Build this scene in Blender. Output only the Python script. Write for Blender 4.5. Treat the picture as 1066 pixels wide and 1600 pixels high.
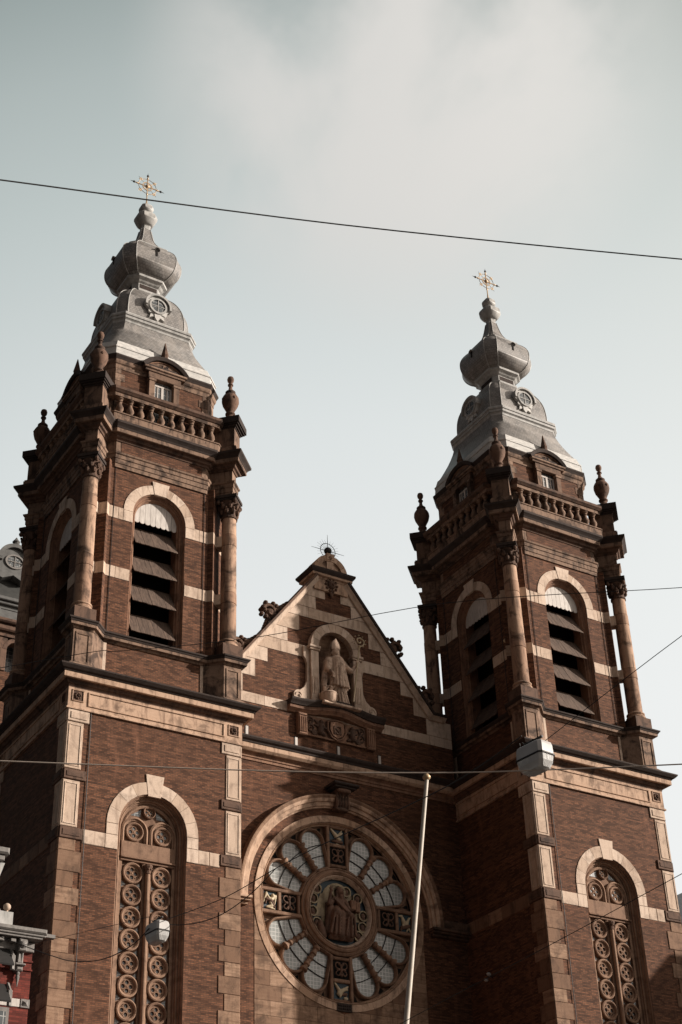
import bpy, math, random
from mathutils import Vector, Matrix
random.seed(7)
PI = math.pi
sc = bpy.context.scene
for o in list(bpy.data.objects): bpy.data.objects.remove(o)
COL = sc.collection

# ---------------------------------------------------------------- camera
FPX = 2384.63
YAW, PIT, ROL = [math.radians(a) for a in (32.730, 33.191, -2.132)]
F = Vector((math.sin(YAW)*math.cos(PIT), math.cos(YAW)*math.cos(PIT), math.sin(PIT)))
Rt = Vector((math.cos(YAW), -math.sin(YAW), 0)); U = Rt.cross(F)
R2 = Rt*math.cos(ROL)+U*math.sin(ROL); U2 = -Rt*math.sin(ROL)+U*math.cos(ROL)
cam = bpy.data.cameras.new('camera'); camo = bpy.data.objects.new('camera', cam); COL.objects.link(camo)
camo.matrix_world = Matrix(((R2.x, U2.x, -F.x, -24.791), (R2.y, U2.y, -F.y, -53.482), (R2.z, U2.z, -F.z, -27.907), (0, 0, 0, 1)))
cam.sensor_fit = 'VERTICAL'; cam.sensor_height = 24.0; cam.lens = FPX/1600*24
cam.clip_start = 0.1; cam.clip_end = 3000
sc.camera = camo

# ---------------------------------------------------------------- world + sun
SUN_AZ, SUN_EL = math.radians(122), math.radians(20)       # azimuth clockwise from +Y
EXPO = 0.8
world = bpy.data.worlds.new("World"); sc.world = world; world.use_nodes = True
wn, wl = world.node_tree.nodes, world.node_tree.links
wn.clear()
def WN(t, **k):
    n = wn.new(t)
    for a, b in k.items():
        if a.startswith('i_'): n.inputs[a[2:]].default_value = b
        else: setattr(n, a, b)
    return n
wout = WN('ShaderNodeOutputWorld'); bg1 = WN('ShaderNodeBackground'); bg2 = WN('ShaderNodeBackground'); adds = WN('ShaderNodeAddShader')
sky = WN('ShaderNodeTexSky', sky_type='NISHITA', sun_disc=False, sun_elevation=SUN_EL, sun_rotation=SUN_AZ)
sky.air_density = 1.0; sky.dust_density = 2.0
bg1.inputs['Strength'].default_value = 0.05
hs = WN('ShaderNodeHueSaturation'); hs.inputs['Saturation'].default_value = 0.35; hs.inputs['Value'].default_value = 0.28; wl.new(sky.outputs['Color'], hs.inputs['Color'])
wl.new(hs.outputs['Color'], bg1.inputs['Color'])
tc = WN('ShaderNodeTexCoord'); nrm = WN('ShaderNodeVectorMath', operation='NORMALIZE'); wl.new(tc.outputs['Generated'], nrm.inputs[0])
sep = WN('ShaderNodeSeparateXYZ'); wl.new(nrm.outputs[0], sep.inputs[0])
# haze: bright veil of thin cloud over the northern half of the sky, fading up and to the sides
dot = WN('ShaderNodeVectorMath', operation='DOT_PRODUCT'); dot.inputs[1].default_value = Vector((0.52, 0.83, 0.23)).normalized(); wl.new(nrm.outputs[0], dot.inputs[0])
hz = WN('ShaderNodeMapRange', interpolation_type='SMOOTHSTEP'); wl.new(dot.outputs['Value'], hz.inputs['Value']); hz.interpolation_type = 'LINEAR'
hz.inputs['From Min'].default_value = 0.2; hz.inputs['From Max'].default_value = 1.0; hz.inputs['To Min'].default_value = 0.0; hz.inputs['To Max'].default_value = 1.0
ramp = WN('ShaderNodeValToRGB'); wl.new(hz.outputs[0], ramp.inputs[0])
el = ramp.color_ramp.elements
el[0].position = 0.0; el[0].color = (0.004, 0.004, 0.004, 1)
el[1].position = 1.0; el[1].color = (0.515, 0.522, 0.517, 1)
for pos, c in ((0.375, (0.010, 0.010, 0.010)), (0.55, (0.060, 0.072, 0.069)), (0.64, (0.110, 0.135, 0.129)), (0.70, (0.180, 0.212, 0.205)), (0.75, (0.255, 0.288, 0.280)), (0.80, (0.310, 0.345, 0.337)), (0.90, (0.440, 0.464, 0.460)), (0.97, (0.500, 0.510, 0.506))):
    e = el.new(pos); e.color = (*c, 1)
noi = WN('ShaderNodeTexNoise'); noi.inputs['Scale'].default_value = 4.5; noi.inputs['Detail'].default_value = 5; noi.inputs['Roughness'].default_value = 0.5; noi.inputs['Distortion'].default_value = 0.4
mp = WN('ShaderNodeMapping'); mp.inputs['Scale'].default_value = (1.5, 1.2, 1.0); mp.inputs['Location'].default_value = (0.35, 0.2, 0.55)
wl.new(nrm.outputs[0], mp.inputs['Vector']); wl.new(mp.outputs[0], noi.inputs['Vector'])
cd = WN('ShaderNodeVectorMath', operation='DOT_PRODUCT'); cd.inputs[1].default_value = Vector((0.395, 0.524, 0.755)).normalized(); wl.new(nrm.outputs[0], cd.inputs[0])
cm = WN('ShaderNodeMapRange', interpolation_type='SMOOTHSTEP'); wl.new(cd.outputs['Value'], cm.inputs['Value'])
cm.inputs['From Min'].default_value = 0.983; cm.inputs['From Max'].default_value = 0.999
nm = WN('ShaderNodeMapRange', interpolation_type='SMOOTHSTEP'); wl.new(noi.outputs['Fac'], nm.inputs['Value'])
nm.inputs['From Min'].default_value = 0.30; nm.inputs['From Max'].default_value = 0.60
cf = WN('ShaderNodeMath', operation='MULTIPLY'); wl.new(cm.outputs[0], cf.inputs[0]); wl.new(nm.outputs[0], cf.inputs[1])
cf2 = WN('ShaderNodeMath', operation='MULTIPLY'); wl.new(cf.outputs[0], cf2.inputs[0]); cf2.inputs[1].default_value = 0.9
mixc = WN('ShaderNodeMixRGB'); wl.new(cf2.outputs[0], mixc.inputs['Fac']); wl.new(ramp.outputs[0], mixc.inputs['Color1']); mixc.inputs['Color2'].default_value = (0.43, 0.418, 0.398, 1)
wl.new(mixc.outputs[0], bg2.inputs['Color']); bg2.inputs['Strength'].default_value = 0.87
# warm glow added to the sky around the sun, to fill shaded fronts
sdot = WN('ShaderNodeVectorMath', operation='DOT_PRODUCT'); sdot.inputs[1].default_value = (math.sin(SUN_AZ)*math.cos(SUN_EL), math.cos(SUN_AZ)*math.cos(SUN_EL), math.sin(SUN_EL)); wl.new(nrm.outputs[0], sdot.inputs[0])
smx = WN('ShaderNodeMath', operation='MAXIMUM'); wl.new(sdot.outputs['Value'], smx.inputs[0]); smx.inputs[1].default_value = 0.0
spw = WN('ShaderNodeMath', operation='POWER'); wl.new(smx.outputs[0], spw.inputs[0]); spw.inputs[1].default_value = 3.0
bg3 = WN('ShaderNodeBackground'); bg3.inputs['Color'].default_value = (1.0, 0.86, 0.74, 1); adds2 = WN('ShaderNodeAddShader')
sst = WN('ShaderNodeMath', operation='MULTIPLY'); wl.new(spw.outputs[0], sst.inputs[0]); sst.inputs[1].default_value = 0.95; wl.new(sst.outputs[0], bg3.inputs['Strength'])
wl.new(bg1.outputs[0], adds2.inputs[0]); wl.new(bg3.outputs[0], adds2.inputs[1])
wl.new(adds2.outputs[0], adds.inputs[0]); wl.new(bg2.outputs[0], adds.inputs[1]); wl.new(adds.outputs[0], wout.inputs['Surface'])

sun = bpy.data.lights.new('sun', 'SUN'); suno = bpy.data.objects.new('sun', sun); COL.objects.link(suno)
sun.energy = 4.3; sun.angle = math.radians(0.9); sun.color = (1.0, 0.90, 0.80)
sd = Vector((math.sin(SUN_AZ)*math.cos(SUN_EL), math.cos(SUN_AZ)*math.cos(SUN_EL), math.sin(SUN_EL)))
suno.rotation_euler = (-sd).to_track_quat('-Z', 'Y').to_euler()
suno.location = sd*80
sc.view_settings.view_transform = 'Standard'; sc.view_settings.look = 'None'
sc.view_settings.exposure = EXPO; sc.view_settings.gamma = 1

# ---------------------------------------------------------------- materials
def mat(name, rough=0.85, metal=0.0, col=(0.5, 0.5, 0.5)):
    m = bpy.data.materials.new(name); m.use_nodes = True
    b = m.node_tree.nodes['Principled BSDF']; b.inputs['Roughness'].default_value = rough; b.inputs['Metallic'].default_value = metal
    b.inputs['Base Color'].default_value = (*col, 1)
    b.inputs['Specular IOR Level'].default_value = 0.25
    return m, m.node_tree.nodes, m.node_tree.links, b
def nn(N, t, ins=None, **k):
    n = N.new(t)
    for a, b in k.items(): setattr(n, a, b)
    for a, b in (ins or {}).items(): n.inputs[a].default_value = b
    return n
def rng(N, L, src, a, b, c=0.0, d=1.0):
    n = nn(N, 'ShaderNodeMapRange', {'From Min': a, 'From Max': b, 'To Min': c, 'To Max': d}); L.new(src, n.inputs['Value']); return n.outputs[0]
def mixrgb(N, L, fac, a, b, mode='MIX'):
    n = nn(N, 'ShaderNodeMixRGB', blend_type=mode)
    for s, v in (('Fac', fac), ('Color1', a), ('Color2', b)):
        if hasattr(v, 'is_output'): L.new(v, n.inputs[s])
        elif isinstance(v, (int, float)): n.inputs[s].default_value = v if s == 'Fac' else (v, v, v, 1)
        else: n.inputs[s].default_value = (*v, 1)
    return n.outputs[0]
def noise(N, L, vec, scale, detail=4, rough=0.55, dist=0.0):
    n = nn(N, 'ShaderNodeTexNoise', {'Scale': scale, 'Detail': detail, 'Roughness': rough, 'Distortion': dist}); L.new(vec, n.inputs['Vector']); return n.outputs['Fac']
def mapping(N, L, vec, s):
    n = nn(N, 'ShaderNodeMapping', {'Scale': s}); L.new(vec, n.inputs['Vector']); return n.outputs[0]
def wallvec(N, L):
    "world position unrolled onto any upright wall: u along the wall, v up"
    g = nn(N, 'ShaderNodeNewGeometry')
    cr = nn(N, 'ShaderNodeVectorMath', operation='CROSS_PRODUCT'); L.new(g.outputs['True Normal'], cr.inputs[0]); cr.inputs[1].default_value = (0, 0, 1)
    nz = nn(N, 'ShaderNodeVectorMath', operation='NORMALIZE'); L.new(cr.outputs[0], nz.inputs[0])
    dt = nn(N, 'ShaderNodeVectorMath', operation='DOT_PRODUCT'); L.new(g.outputs['Position'], dt.inputs[0]); L.new(nz.outputs[0], dt.inputs[1])
    sp = nn(N, 'ShaderNodeSeparateXYZ'); L.new(g.outputs['Position'], sp.inputs[0])
    cb = nn(N, 'ShaderNodeCombineXYZ'); L.new(dt.outputs['Value'], cb.inputs['X']); L.new(sp.outputs['Z'], cb.inputs['Y'])
    return cb.outputs[0], g
def bump(N, L, b, h, s=0.5, d=0.02):
    n = nn(N, 'ShaderNodeBump', {'Strength': s, 'Distance': d}); L.new(h, n.inputs['Height']); L.new(n.outputs[0], b.inputs['Normal'])

def brick_mat(name, c1, c2, mortar, burnt=0.5, rowh=0.07, w=0.23):
    m, N, L, b = mat(name, 0.9)
    v, g = wallvec(N, L)
    bt = nn(N, 'ShaderNodeTexBrick', {'Scale': 1.0, 'Mortar Size': 0.011, 'Mortar Smooth': 0.2, 'Bias': 0.0, 'Brick Width': w, 'Row Height': rowh,
            'Color1': (*c1, 1), 'Color2': (*c2, 1), 'Mortar': (*mortar, 1)}); L.new(v, bt.inputs['Vector'])
    def mt(op, a_, b_=None):
        n = nn(N, 'ShaderNodeMath', operation=op)
        for k_, x_ in ((0, a_), (1, b_)):
            if x_ is None: continue
            if hasattr(x_, 'is_output'): L.new(x_, n.inputs[k_])
            else: n.inputs[k_].default_value = x_
        return n.outputs[0]
    sp = nn(N, 'ShaderNodeSeparateXYZ'); L.new(v, sp.inputs[0])
    row = mt('FLOOR', mt('DIVIDE', sp.outputs['Y'], rowh)); col_ = mt('FLOOR', mt('ADD', mt('DIVIDE', sp.outputs['X'], w), mt('MULTIPLY', mt('MODULO', row, 2.0), 0.5)))
    cb = nn(N, 'ShaderNodeCombineXYZ'); L.new(col_, cb.inputs[0]); L.new(row, cb.inputs[1])
    wn_ = nn(N, 'ShaderNodeTexWhiteNoise', noise_dimensions='2D'); L.new(cb.outputs[0], wn_.inputs['Vector'])
    cb2 = nn(N, 'ShaderNodeCombineXYZ'); L.new(row, cb2.inputs[0]); wr = nn(N, 'ShaderNodeTexWhiteNoise', noise_dimensions='2D'); L.new(cb2.outputs[0], wr.inputs['Vector'])
    n1 = noise(N, L, g.outputs['Position'], 0.55, 5, 0.6, 0.3)
    n2 = noise(N, L, mapping(N, L, v, (1.5, 3.4, 1.0)), 1.0, 3, 0.6)
    n3 = noise(N, L, mapping(N, L, v, (1.6, 0.28, 1.0)), 1.0, 4, 0.6)     # rain streaks
    c = mixrgb(N, L, 1.0, bt.outputs['Color'], rng(N, L, wn_.outputs['Value'], 0, 1, 0.72, 1.28), 'MULTIPLY')
    c = mixrgb(N, L, 1.0, c, rng(N, L, wr.outputs['Value'], 0, 1, 0.74, 1.26), 'MULTIPLY')
    bf = mt('GREATER_THAN', rng(N, L, n2, 0.36, 0.70, 0.0, 0.75), wn_.outputs['Value'])     # over-burnt bricks, in clusters
    c = mixrgb(N, L, mt('MULTIPLY', bf, burnt), c, tuple(x*0.36 for x in c2))
    c = mixrgb(N, L, rng(N, L, n1, 0.38, 0.66, 0, 0.35), c, tuple(x*0.50 for x in c1))
    c = mixrgb(N, L, rng(N, L, n3, 0.58, 0.74, 0, 0.3), c, tuple(min(1, x*1.7+0.02) for x in c1))
    L.new(c, b.inputs['Base Color'])
    bump(N, L, b, bt.outputs['Fac'], -0.35, 0.01)
    return m
def stone_mat(name, light, mid, dark, soot=0.5, streak=0.5, grain=0.25, ps=1.5, lo=0.50):
    m, N, L, b = mat(name, 0.88)
    g = nn(N, 'ShaderNodeNewGeometry'); P = g.outputs['Position']
    v, g2 = wallvec(N, L)
    isl = g.outputs['Random Per Island']
    c = mixrgb(N, L, rng(N, L, isl, 0.25, 1.0), light, mid)
    bed = noise(N, L, mapping(N, L, P, (1.2, 1.2, 9.0)), 1.0, 4, 0.6, 0.6)           # bedding of the sandstone
    c = mixrgb(N, L, rng(N, L, bed, 0.35, 0.75, 0, grain*1.6), c, mid)
    st = noise(N, L, mapping(N, L, P, (5.0, 5.0, 0.8)), 1.0, 4, 0.65, 0.25)           # run-off streaks
    c = mixrgb(N, L, rng(N, L, st, 0.50, 0.66, 0, streak), c, dark)
    pat = noise(N, L, P, ps, 6, 0.65, 0.6)
    c = mixrgb(N, L, rng(N, L, pat, lo, lo+0.15, 0, soot), c, tuple(x*0.55 for x in dark))
    fine = noise(N, L, P, 22.0, 3, 0.6)
    c = mixrgb(N, L, 0.22, c, rng(N, L, fine, 0.3, 0.7, 0.55, 1.25), 'MULTIPLY')
    L.new(c, b.inputs['Base Color'])
    bump(N, L, b, fine, 0.25, 0.02)
    return m
M = {}
M['brick'] = brick_mat('church_brick', (0.144, 0.061, 0.032), (0.094, 0.041, 0.0225), (0.048, 0.031, 0.021))
M['stone'] = stone_mat('sandstone', (0.54, 0.385, 0.285), (0.35, 0.225, 0.15), (0.12, 0.07, 0.047), 0.6, 0.6)
M['stone2'] = stone_mat('upper_stage_stone', (0.29, 0.195, 0.14), (0.15, 0.094, 0.065), (0.045, 0.029, 0.022), 0.85, 0.75, 0.35, 1.3, 0.48)
M['white'] = stone_mat('pale_stone', (0.58, 0.465, 0.375), (0.44, 0.33, 0.25), (0.20, 0.135, 0.10), 0.4, 0.5)
M['quoin'] = stone_mat('weathered_quoin_stone', (0.33, 0.215, 0.145), (0.16, 0.092, 0.058), (0.075, 0.042, 0.028), 0.6, 0.45, 0.6)
M['red'] = stone_mat('reddish_stone', (0.30, 0.175, 0.115), (0.18, 0.10, 0.066), (0.09, 0.05, 0.036), 0.5, 0.6)
M['soot'] = stone_mat('sooted_stone', (0.060, 0.043, 0.036), (0.032, 0.024, 0.021), (0.02, 0.015, 0.013), 0.5, 0.5)
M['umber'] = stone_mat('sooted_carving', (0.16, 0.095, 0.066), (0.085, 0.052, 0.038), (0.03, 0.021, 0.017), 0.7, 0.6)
M['column'] = stone_mat('column_stone', (0.43, 0.29, 0.205), (0.28, 0.17, 0.115), (0.07, 0.045, 0.034), 0.85, 0.75, 0.3, 1.1, 0.49)
M['tracery'] = stone_mat('tracery_stone', (0.27, 0.17, 0.115), (0.17, 0.10, 0.066), (0.09, 0.05, 0.034), 0.5, 0.5)
M['statue'] = stone_mat('statue_stone', (0.60, 0.46, 0.36), (0.48, 0.35, 0.265), (0.11, 0.065, 0.045), 0.55, 0.75, 0.25, 3.0)

def slate_mat():
    m, N, L, b = mat('slate', 0.45); b.inputs['Specular IOR Level'].default_value = 0.5
    v, g = wallvec(N, L)
    bt = nn(N, 'ShaderNodeTexBrick', {'Scale': 1.0, 'Mortar Size': 0.008, 'Brick Width': 0.16, 'Row Height': 0.13, 'Color1': (0.25, 0.238, 0.225, 1), 'Color2': (0.145, 0.139, 0.132, 1), 'Mortar': (0.05, 0.048, 0.046, 1)})
    L.new(v, bt.inputs['Vector'])
    n1 = noise(N, L, g.outputs['Position'], 1.6, 5, 0.6, 0.3)
    c = mixrgb(N, L, rng(N, L, n1, 0.4, 0.65, 0, 0.55), bt.outputs['Color'], (0.27, 0.245, 0.22))
    st = noise(N, L, mapping(N, L, g.outputs['Position'], (5, 5, 0.6)), 1.0, 3, 0.6)
    c = mixrgb(N, L, rng(N, L, st, 0.55, 0.75, 0, 0.6), c, (0.085, 0.08, 0.078))
    L.new(c, b.inputs['Base Color']); bump(N, L, b, bt.outputs['Fac'], -0.5, 0.02)
    return m
M['slate'] = slate_mat()
def simple(name, c1, c2, rough=0.6, metal=0, scale=3.0, stretch=(1, 1, 1), bumpy=0.2):
    m, N, L, b = mat(name, rough, metal)
    g = nn(N, 'ShaderNodeNewGeometry')
    n1 = noise(N, L, mapping(N, L, g.outputs['Position'], stretch), scale, 5, 0.6, 0.2)
    c = mixrgb(N, L, rng(N, L, n1, 0.32, 0.68), c1, c2); c = mixrgb(N, L, rng(N, L, g.outputs['Random Per Island'], 0, 1, 0, 0.35), c, c2)
    L.new(c, b.inputs['Base Color'])
    if bumpy: bump(N, L, b, n1, bumpy, 0.02)
    return m
M['lead'] = simple('lead_sheet', (0.46, 0.45, 0.43), (0.24, 0.24, 0.23), 0.45, 0, 2.5, (2, 2, 0.8))
M['zinc'] = simple('pale_zinc', (0.58, 0.56, 0.53), (0.36, 0.36, 0.345), 0.5, 0, 3.0, (1.5, 1.5, 3))
M['wood'] = simple('weathered_boards', (0.145, 0.10, 0.075), (0.050, 0.035, 0.028), 0.8, 0, 4.0, (4, 1, 0.4))
M['paint'] = simple('white_painted_boards', (0.60, 0.56, 0.52), (0.38, 0.35, 0.32), 0.6, 0, 3.0, (4, 4, 0.8))
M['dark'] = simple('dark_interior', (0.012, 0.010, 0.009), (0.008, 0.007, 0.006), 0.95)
M['iron'] = simple('black_iron', (0.018, 0.018, 0.018), (0.03, 0.028, 0.027), 0.6)
M['gold'] = simple('gilding', (0.62, 0.44, 0.25), (0.34, 0.25, 0.16), 0.45, 0.4)
M['goldmat'] = simple('gilded_relief_ground', (0.36, 0.29, 0.18), (0.12, 0.085, 0.05), 0.5, 0.1)
M['blue'] = simple('blue_mosaic', (0.012, 0.045, 0.065), (0.02, 0.03, 0.04), 0.5)
M['cream'] = simple('cream_glazed_relief', (0.52, 0.44, 0.30), (0.34, 0.27, 0.18), 0.5)
M['brown'] = simple('brown_carving', (0.17, 0.095, 0.065), (0.08, 0.048, 0.035), 0.8)
M['asphalt'] = simple('asphalt', (0.05, 0.048, 0.046), (0.035, 0.034, 0.033), 0.9, 0, 0.6)
M['paving'] = simple('paving', (0.10, 0.075, 0.06), (0.07, 0.055, 0.047), 0.9, 0, 1.2)
M['lampwhite'] = simple('lamp_housing', (0.50, 0.49, 0.48), (0.38, 0.37, 0.36), 0.45)
M['shadelead'] = simple('shaded_lead', (0.13, 0.13, 0.125), (0.07, 0.07, 0.068), 0.6, 0, 2.0)  # lead of the domed building, its shade put into the colour
M['shadeslate'] = simple('shaded_slate', (0.05, 0.05, 0.047), (0.025, 0.026, 0.025), 0.7, 0, 2.0)  # same building's slate, darkened in colour to stand in for shade
M['wire'] = simple('cable_rubber', (0.015, 0.015, 0.016), (0.02, 0.02, 0.02), 0.6)
M['wirelight'] = simple('steel_cable', (0.45, 0.38, 0.32), (0.38, 0.33, 0.29), 0.5)
M['pole'] = simple('pole_white_paint', (0.46, 0.41, 0.35), (0.36, 0.32, 0.27), 0.5)
M['redbrick'] = brick_mat('painted_red_brick', (0.15, 0.030, 0.021), (0.12, 0.025, 0.018), (0.09, 0.025, 0.019), 0.15)
M['greypaint'] = simple('grey_white_paint', (0.22, 0.205, 0.19), (0.13, 0.122, 0.115), 0.6, 0, 5.0, (2, 2, 0.5))
def glass_mat(name, c1, c2, grid=0.13):
    m, N, L, b = mat(name, 0.25)
    v, g = wallvec(N, L)
    bt = nn(N, 'ShaderNodeTexBrick', {'Scale': 1.0, 'Mortar Size': 0.012, 'Brick Width': grid, 'Row Height': grid, 'Color1': (*c1, 1), 'Color2': (*c2, 1), 'Mortar': (0.5, 0.5, 0.48, 1)}, offset=0.0)
    L.new(v, bt.inputs['Vector'])
    n1 = noise(N, L, g.outputs['Position'], 1.3, 4)
    c = mixrgb(N, L, rng(N, L, n1, 0.35, 0.7, 0, 0.6), bt.outputs['Color'], tuple(x*0.6 for x in c2))
    L.new(c, b.inputs['Base Color']); b.inputs['Specular IOR Level'].default_value = 0.6
    return m
M['roseglass'] = glass_mat('leaded_protective_glass', (0.27, 0.285, 0.275), (0.19, 0.205, 0.20), 0.17)
M['glass'] = glass_mat('window_glass', (0.09, 0.10, 0.105), (0.06, 0.07, 0.075), 0.3)
def lens_mat():
    m, N, L, b = mat('lamp_lens', 0.12, 0, (0.55, 0.55, 0.54)); b.inputs['Transmission Weight'].default_value = 0.35
    b.inputs['Specular IOR Level'].default_value = 0.5
    g = nn(N, 'ShaderNodeNewGeometry'); n1 = noise(N, L, mapping(N, L, g.outputs['Position'], (30, 30, 2)), 1.0, 2)
    bump(N, L, b, n1, 0.5, 0.02); return m
M['lens'] = lens_mat()

# ---------------------------------------------------------------- mesh builder
SIB = {}
class MB:
    def __init__(s, frame=None): s.v = []; s.f = []; s.F = frame or (lambda u, v, w: (u, v, w))
    def mark(s, m): s.marks = getattr(s, 'marks', [])+[(len(s.f), m)]; return s
    def add(s, vs, fs):
        o = len(s.v); s.v += [s.F(*p) for p in vs]; s.f += [tuple(i+o for i in f) for f in fs]; return s
    def box(s, a0, a1, b0, b1, c0, c1):
        return s.add([(a0,b0,c0),(a1,b0,c0),(a1,b1,c0),(a0,b1,c0),(a0,b0,c1),(a1,b0,c1),(a1,b1,c1),(a0,b1,c1)],
                     [(0,3,2,1),(4,5,6,7),(0,1,5,4),(1,2,6,5),(2,3,7,6),(3,0,4,7)])
    def bev(s, a0, a1, b0, b1, c0, c1, e=0.02):
        "box whose face at c1 is chamfered by e"
        return s.add([(a0,b0,c0),(a1,b0,c0),(a1,b1,c0),(a0,b1,c0),(a0,b0,c1-e),(a1,b0,c1-e),(a1,b1,c1-e),(a0,b1,c1-e),(a0+e,b0+e,c1),(a1-e,b0+e,c1),(a1-e,b1-e,c1),(a0+e,b1-e,c1)],
                     [(0,3,2,1),(8,9,10,11),(0,1,5,4),(1,2,6,5),(2,3,7,6),(3,0,4,7),(4,5,9,8),(5,6,10,9),(6,7,11,10),(7,4,8,11)])
    def prism(s, poly, w0, w1):
        n = len(poly)
        return s.add([(u, v, w0) for u, v in poly]+[(u, v, w1) for u, v in poly],
                     [tuple(range(n))[::-1], tuple(range(n, 2*n))]+[(i, (i+1) % n, n+(i+1) % n, n+i) for i in range(n)])
    def flat(s, poly, w): return s.add([(u, v, w) for u, v in poly], [tuple(range(len(poly)))])
    def loft(s, rings, close=True, cap=True):
        n = len(rings[0]); vs = [p for r in rings for p in r]; fs = []
        for k in range(len(rings)-1):
            for i in range(n if close else n-1):
                j = (i+1) % n; fs.append((k*n+i, k*n+j, (k+1)*n+j, (k+1)*n+i))
        if cap: fs += [tuple(range(n))[::-1], tuple(range((len(rings)-1)*n, len(rings)*n))]
        return s.add(vs, fs)
    def sweep(s, path, prof, closed=False, closedprof=False, cap=False):
        "path (u,v) clockwise, prof (outward offset, w)"
        n = len(path); rings = []
        for i in range(n):
            p = Vector(path[i]); a = Vector(path[i-1]) if (closed or i > 0) else None; b = Vector(path[(i+1) % n]) if (closed or i < n-1) else None
            d1 = (p-a).normalized() if a is not None else None; d2 = (b-p).normalized() if b is not None else None
            d1 = d1 or d2; d2 = d2 or d1
            n1 = Vector((-d1.y, d1.x)); n2 = Vector((-d2.y, d2.x)); m = n1+n2
            m = m/max(1e-6, m.dot(n1)) if m.length > 1e-6 else n1
            rings.append([(p.x+m.x*o, p.y+m.y*o, w) for o, w in prof])
        k = len(prof); vs = [p for r in rings for p in r]; fs = []
        for i in range(n if closed else n-1):
            for j in range(k if closedprof else k-1):
                a, b = i*k+j, i*k+(j+1) % k; c, d = ((i+1) % n)*k+(j+1) % k, ((i+1) % n)*k+j
                fs.append((a, b, c, d))
        if cap and not closed: fs += [tuple(range(k)), tuple(range((n-1)*k, n*k))[::-1]]
        return s.add(vs, fs)
    def ring(s, cx, cy, r0, r1, w0, w1, n=24, a0=0.0, a1=2*PI, gap=0.0):
        "flat annulus sector"
        full = a1-a0 > 2*PI-1e-6; m = n if full else n+1; rings = []
        for i in range(m):
            a = a0+(a1-a0)*i/n; c, d = math.cos(a), math.sin(a)
            rings.append([(cx+r0*c, cy+r0*d, w0), (cx+r1*c, cy+r1*d, w0), (cx+r1*c, cy+r1*d, w1), (cx+r0*c, cy+r0*d, w1)])
        if full: rings.append(rings[0])
        return s.loft(rings, True, not full)
    def voussoirs(s, cx, cy, r0, r1, w0, w1, a0, a1, n, gap=0.012):
        for i in range(n):
            b0 = a0+(a1-a0)*i/n; b1 = a0+(a1-a0)*(i+1)/n; g = gap/((r0+r1)/2)
            s.ring(cx, cy, r0, r1, w0, w1, max(2, int(24/n)), b0+g/2, b1-g/2)
    def lathe(s, c, prof, n=16, axis='z', k=None):
        rings = []
        for r, z in prof:
            ring = []
            for i in range(n):
                a = 2*PI*(i+0.5)/n; x, y = r*math.cos(a), r*math.sin(a)
                ring.append((c[0]+x, c[1]+y, c[2]+z) if axis == 'z' else ((c[0]+x, c[1]+z, c[2]+y) if axis == 'y' else (c[0]+z, c[1]+x, c[2]+y)))
            rings.append(ring)
        return s.loft(rings)
    def tube(s, pts, r, n=6, r1=None):
        pts = [Vector(p) for p in pts]; rings = []; m = len(pts)
        for i, p in enumerate(pts):
            d = (pts[min(i+1, m-1)]-pts[max(i-1, 0)]).normalized()
            up = Vector((0, 0, 1)) if abs(d.z) < 0.9 else Vector((0, 1, 0))
            x = d.cross(up).normalized(); y = d.cross(x); rr = r if r1 is None else r+(r1-r)*i/(m-1)
            rings.append([tuple(p+x*math.cos(2*PI*j/n)*rr+y*math.sin(2*PI*j/n)*rr) for j in range(n)])
        return s.loft(rings)
    def ell(s, c, r, n=8, m=6):
        r = (r, r, r) if isinstance(r, (int, float)) else r; rings = []
        for i in range(m+1):
            t = -PI/2+PI*i/m; t = max(-1.45, min(1.45, t))
            rings.append([(c[0]+r[0]*math.cos(t)*math.cos(2*PI*j/n), c[1]+r[1]*math.cos(t)*math.sin(2*PI*j/n), c[2]+r[2]*math.sin(t)) for j in range(n)])
        return s.loft(rings)
    def pieces(s):
        "far-apart groups of loose islands"
        n = len(s.v); par = list(range(n))
        def find(i):
            while par[i] != i: par[i] = par[par[i]]; i = par[i]
            return i
        for f in s.f:
            r = find(f[0])
            for i in f[1:]:
                q = find(i)
                if q != r: par[q] = r
        isl = {}
        for i in range(n): isl.setdefault(find(i), []).append(i)
        keys = list(isl)
        if len(keys) > 260: return None
        bb = []
        for k in keys:
            P = [s.v[i] for i in isl[k]]; bb.append((tuple(min(p[a] for p in P) for a in range(3)), tuple(max(p[a] for p in P) for a in range(3))))
        m = len(keys); g = list(range(m))
        def fg(i):
            while g[i] != i: i = g[i]
            return i
        sz = [max(h[a]-l[a] for a in range(3)) for l, h in bb]
        for i in range(m):
            for j in range(i+1, m):
                gap = math.sqrt(sum(max(0.0, bb[i][0][a]-bb[j][1][a], bb[j][0][a]-bb[i][1][a])**2 for a in range(3)))
                if gap <= max(0.02, 0.49*max(sz[i], sz[j])):
                    x, y = fg(i), fg(j)
                    if x != y: g[y] = x
        out = {}
        for i in range(m): out.setdefault(fg(i), []).extend(isl[keys[i]])
        return list(out.values()) if len(out) > 1 else None
    def build(s, name, m, parent=None, smooth=False, split=True):
        ps = s.pieces() if split else None
        if ps:
            objs = []
            for P in ps:
                P = sorted(P); idx = {v: k for k, v in enumerate(P)}; q = MB(); q.v = [s.v[i] for i in P]; q.f = [tuple(idx[i] for i in f) for f in s.f if f[0] in idx]
                objs.append(q.build(name, m, parent, smooth, False))
            SIB[objs[0].name] = objs[1:]; return objs[0]
        me = bpy.data.meshes.new(name); me.from_pydata(s.v, [], s.f); me.update()
        me.materials.append(M[m] if isinstance(m, str) else m)
        for k_, (st_, mm) in enumerate(getattr(s, 'marks', [])):
            me.materials.append(M[mm])
            for p_ in me.polygons[st_:]: p_.material_index = k_+1
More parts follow.
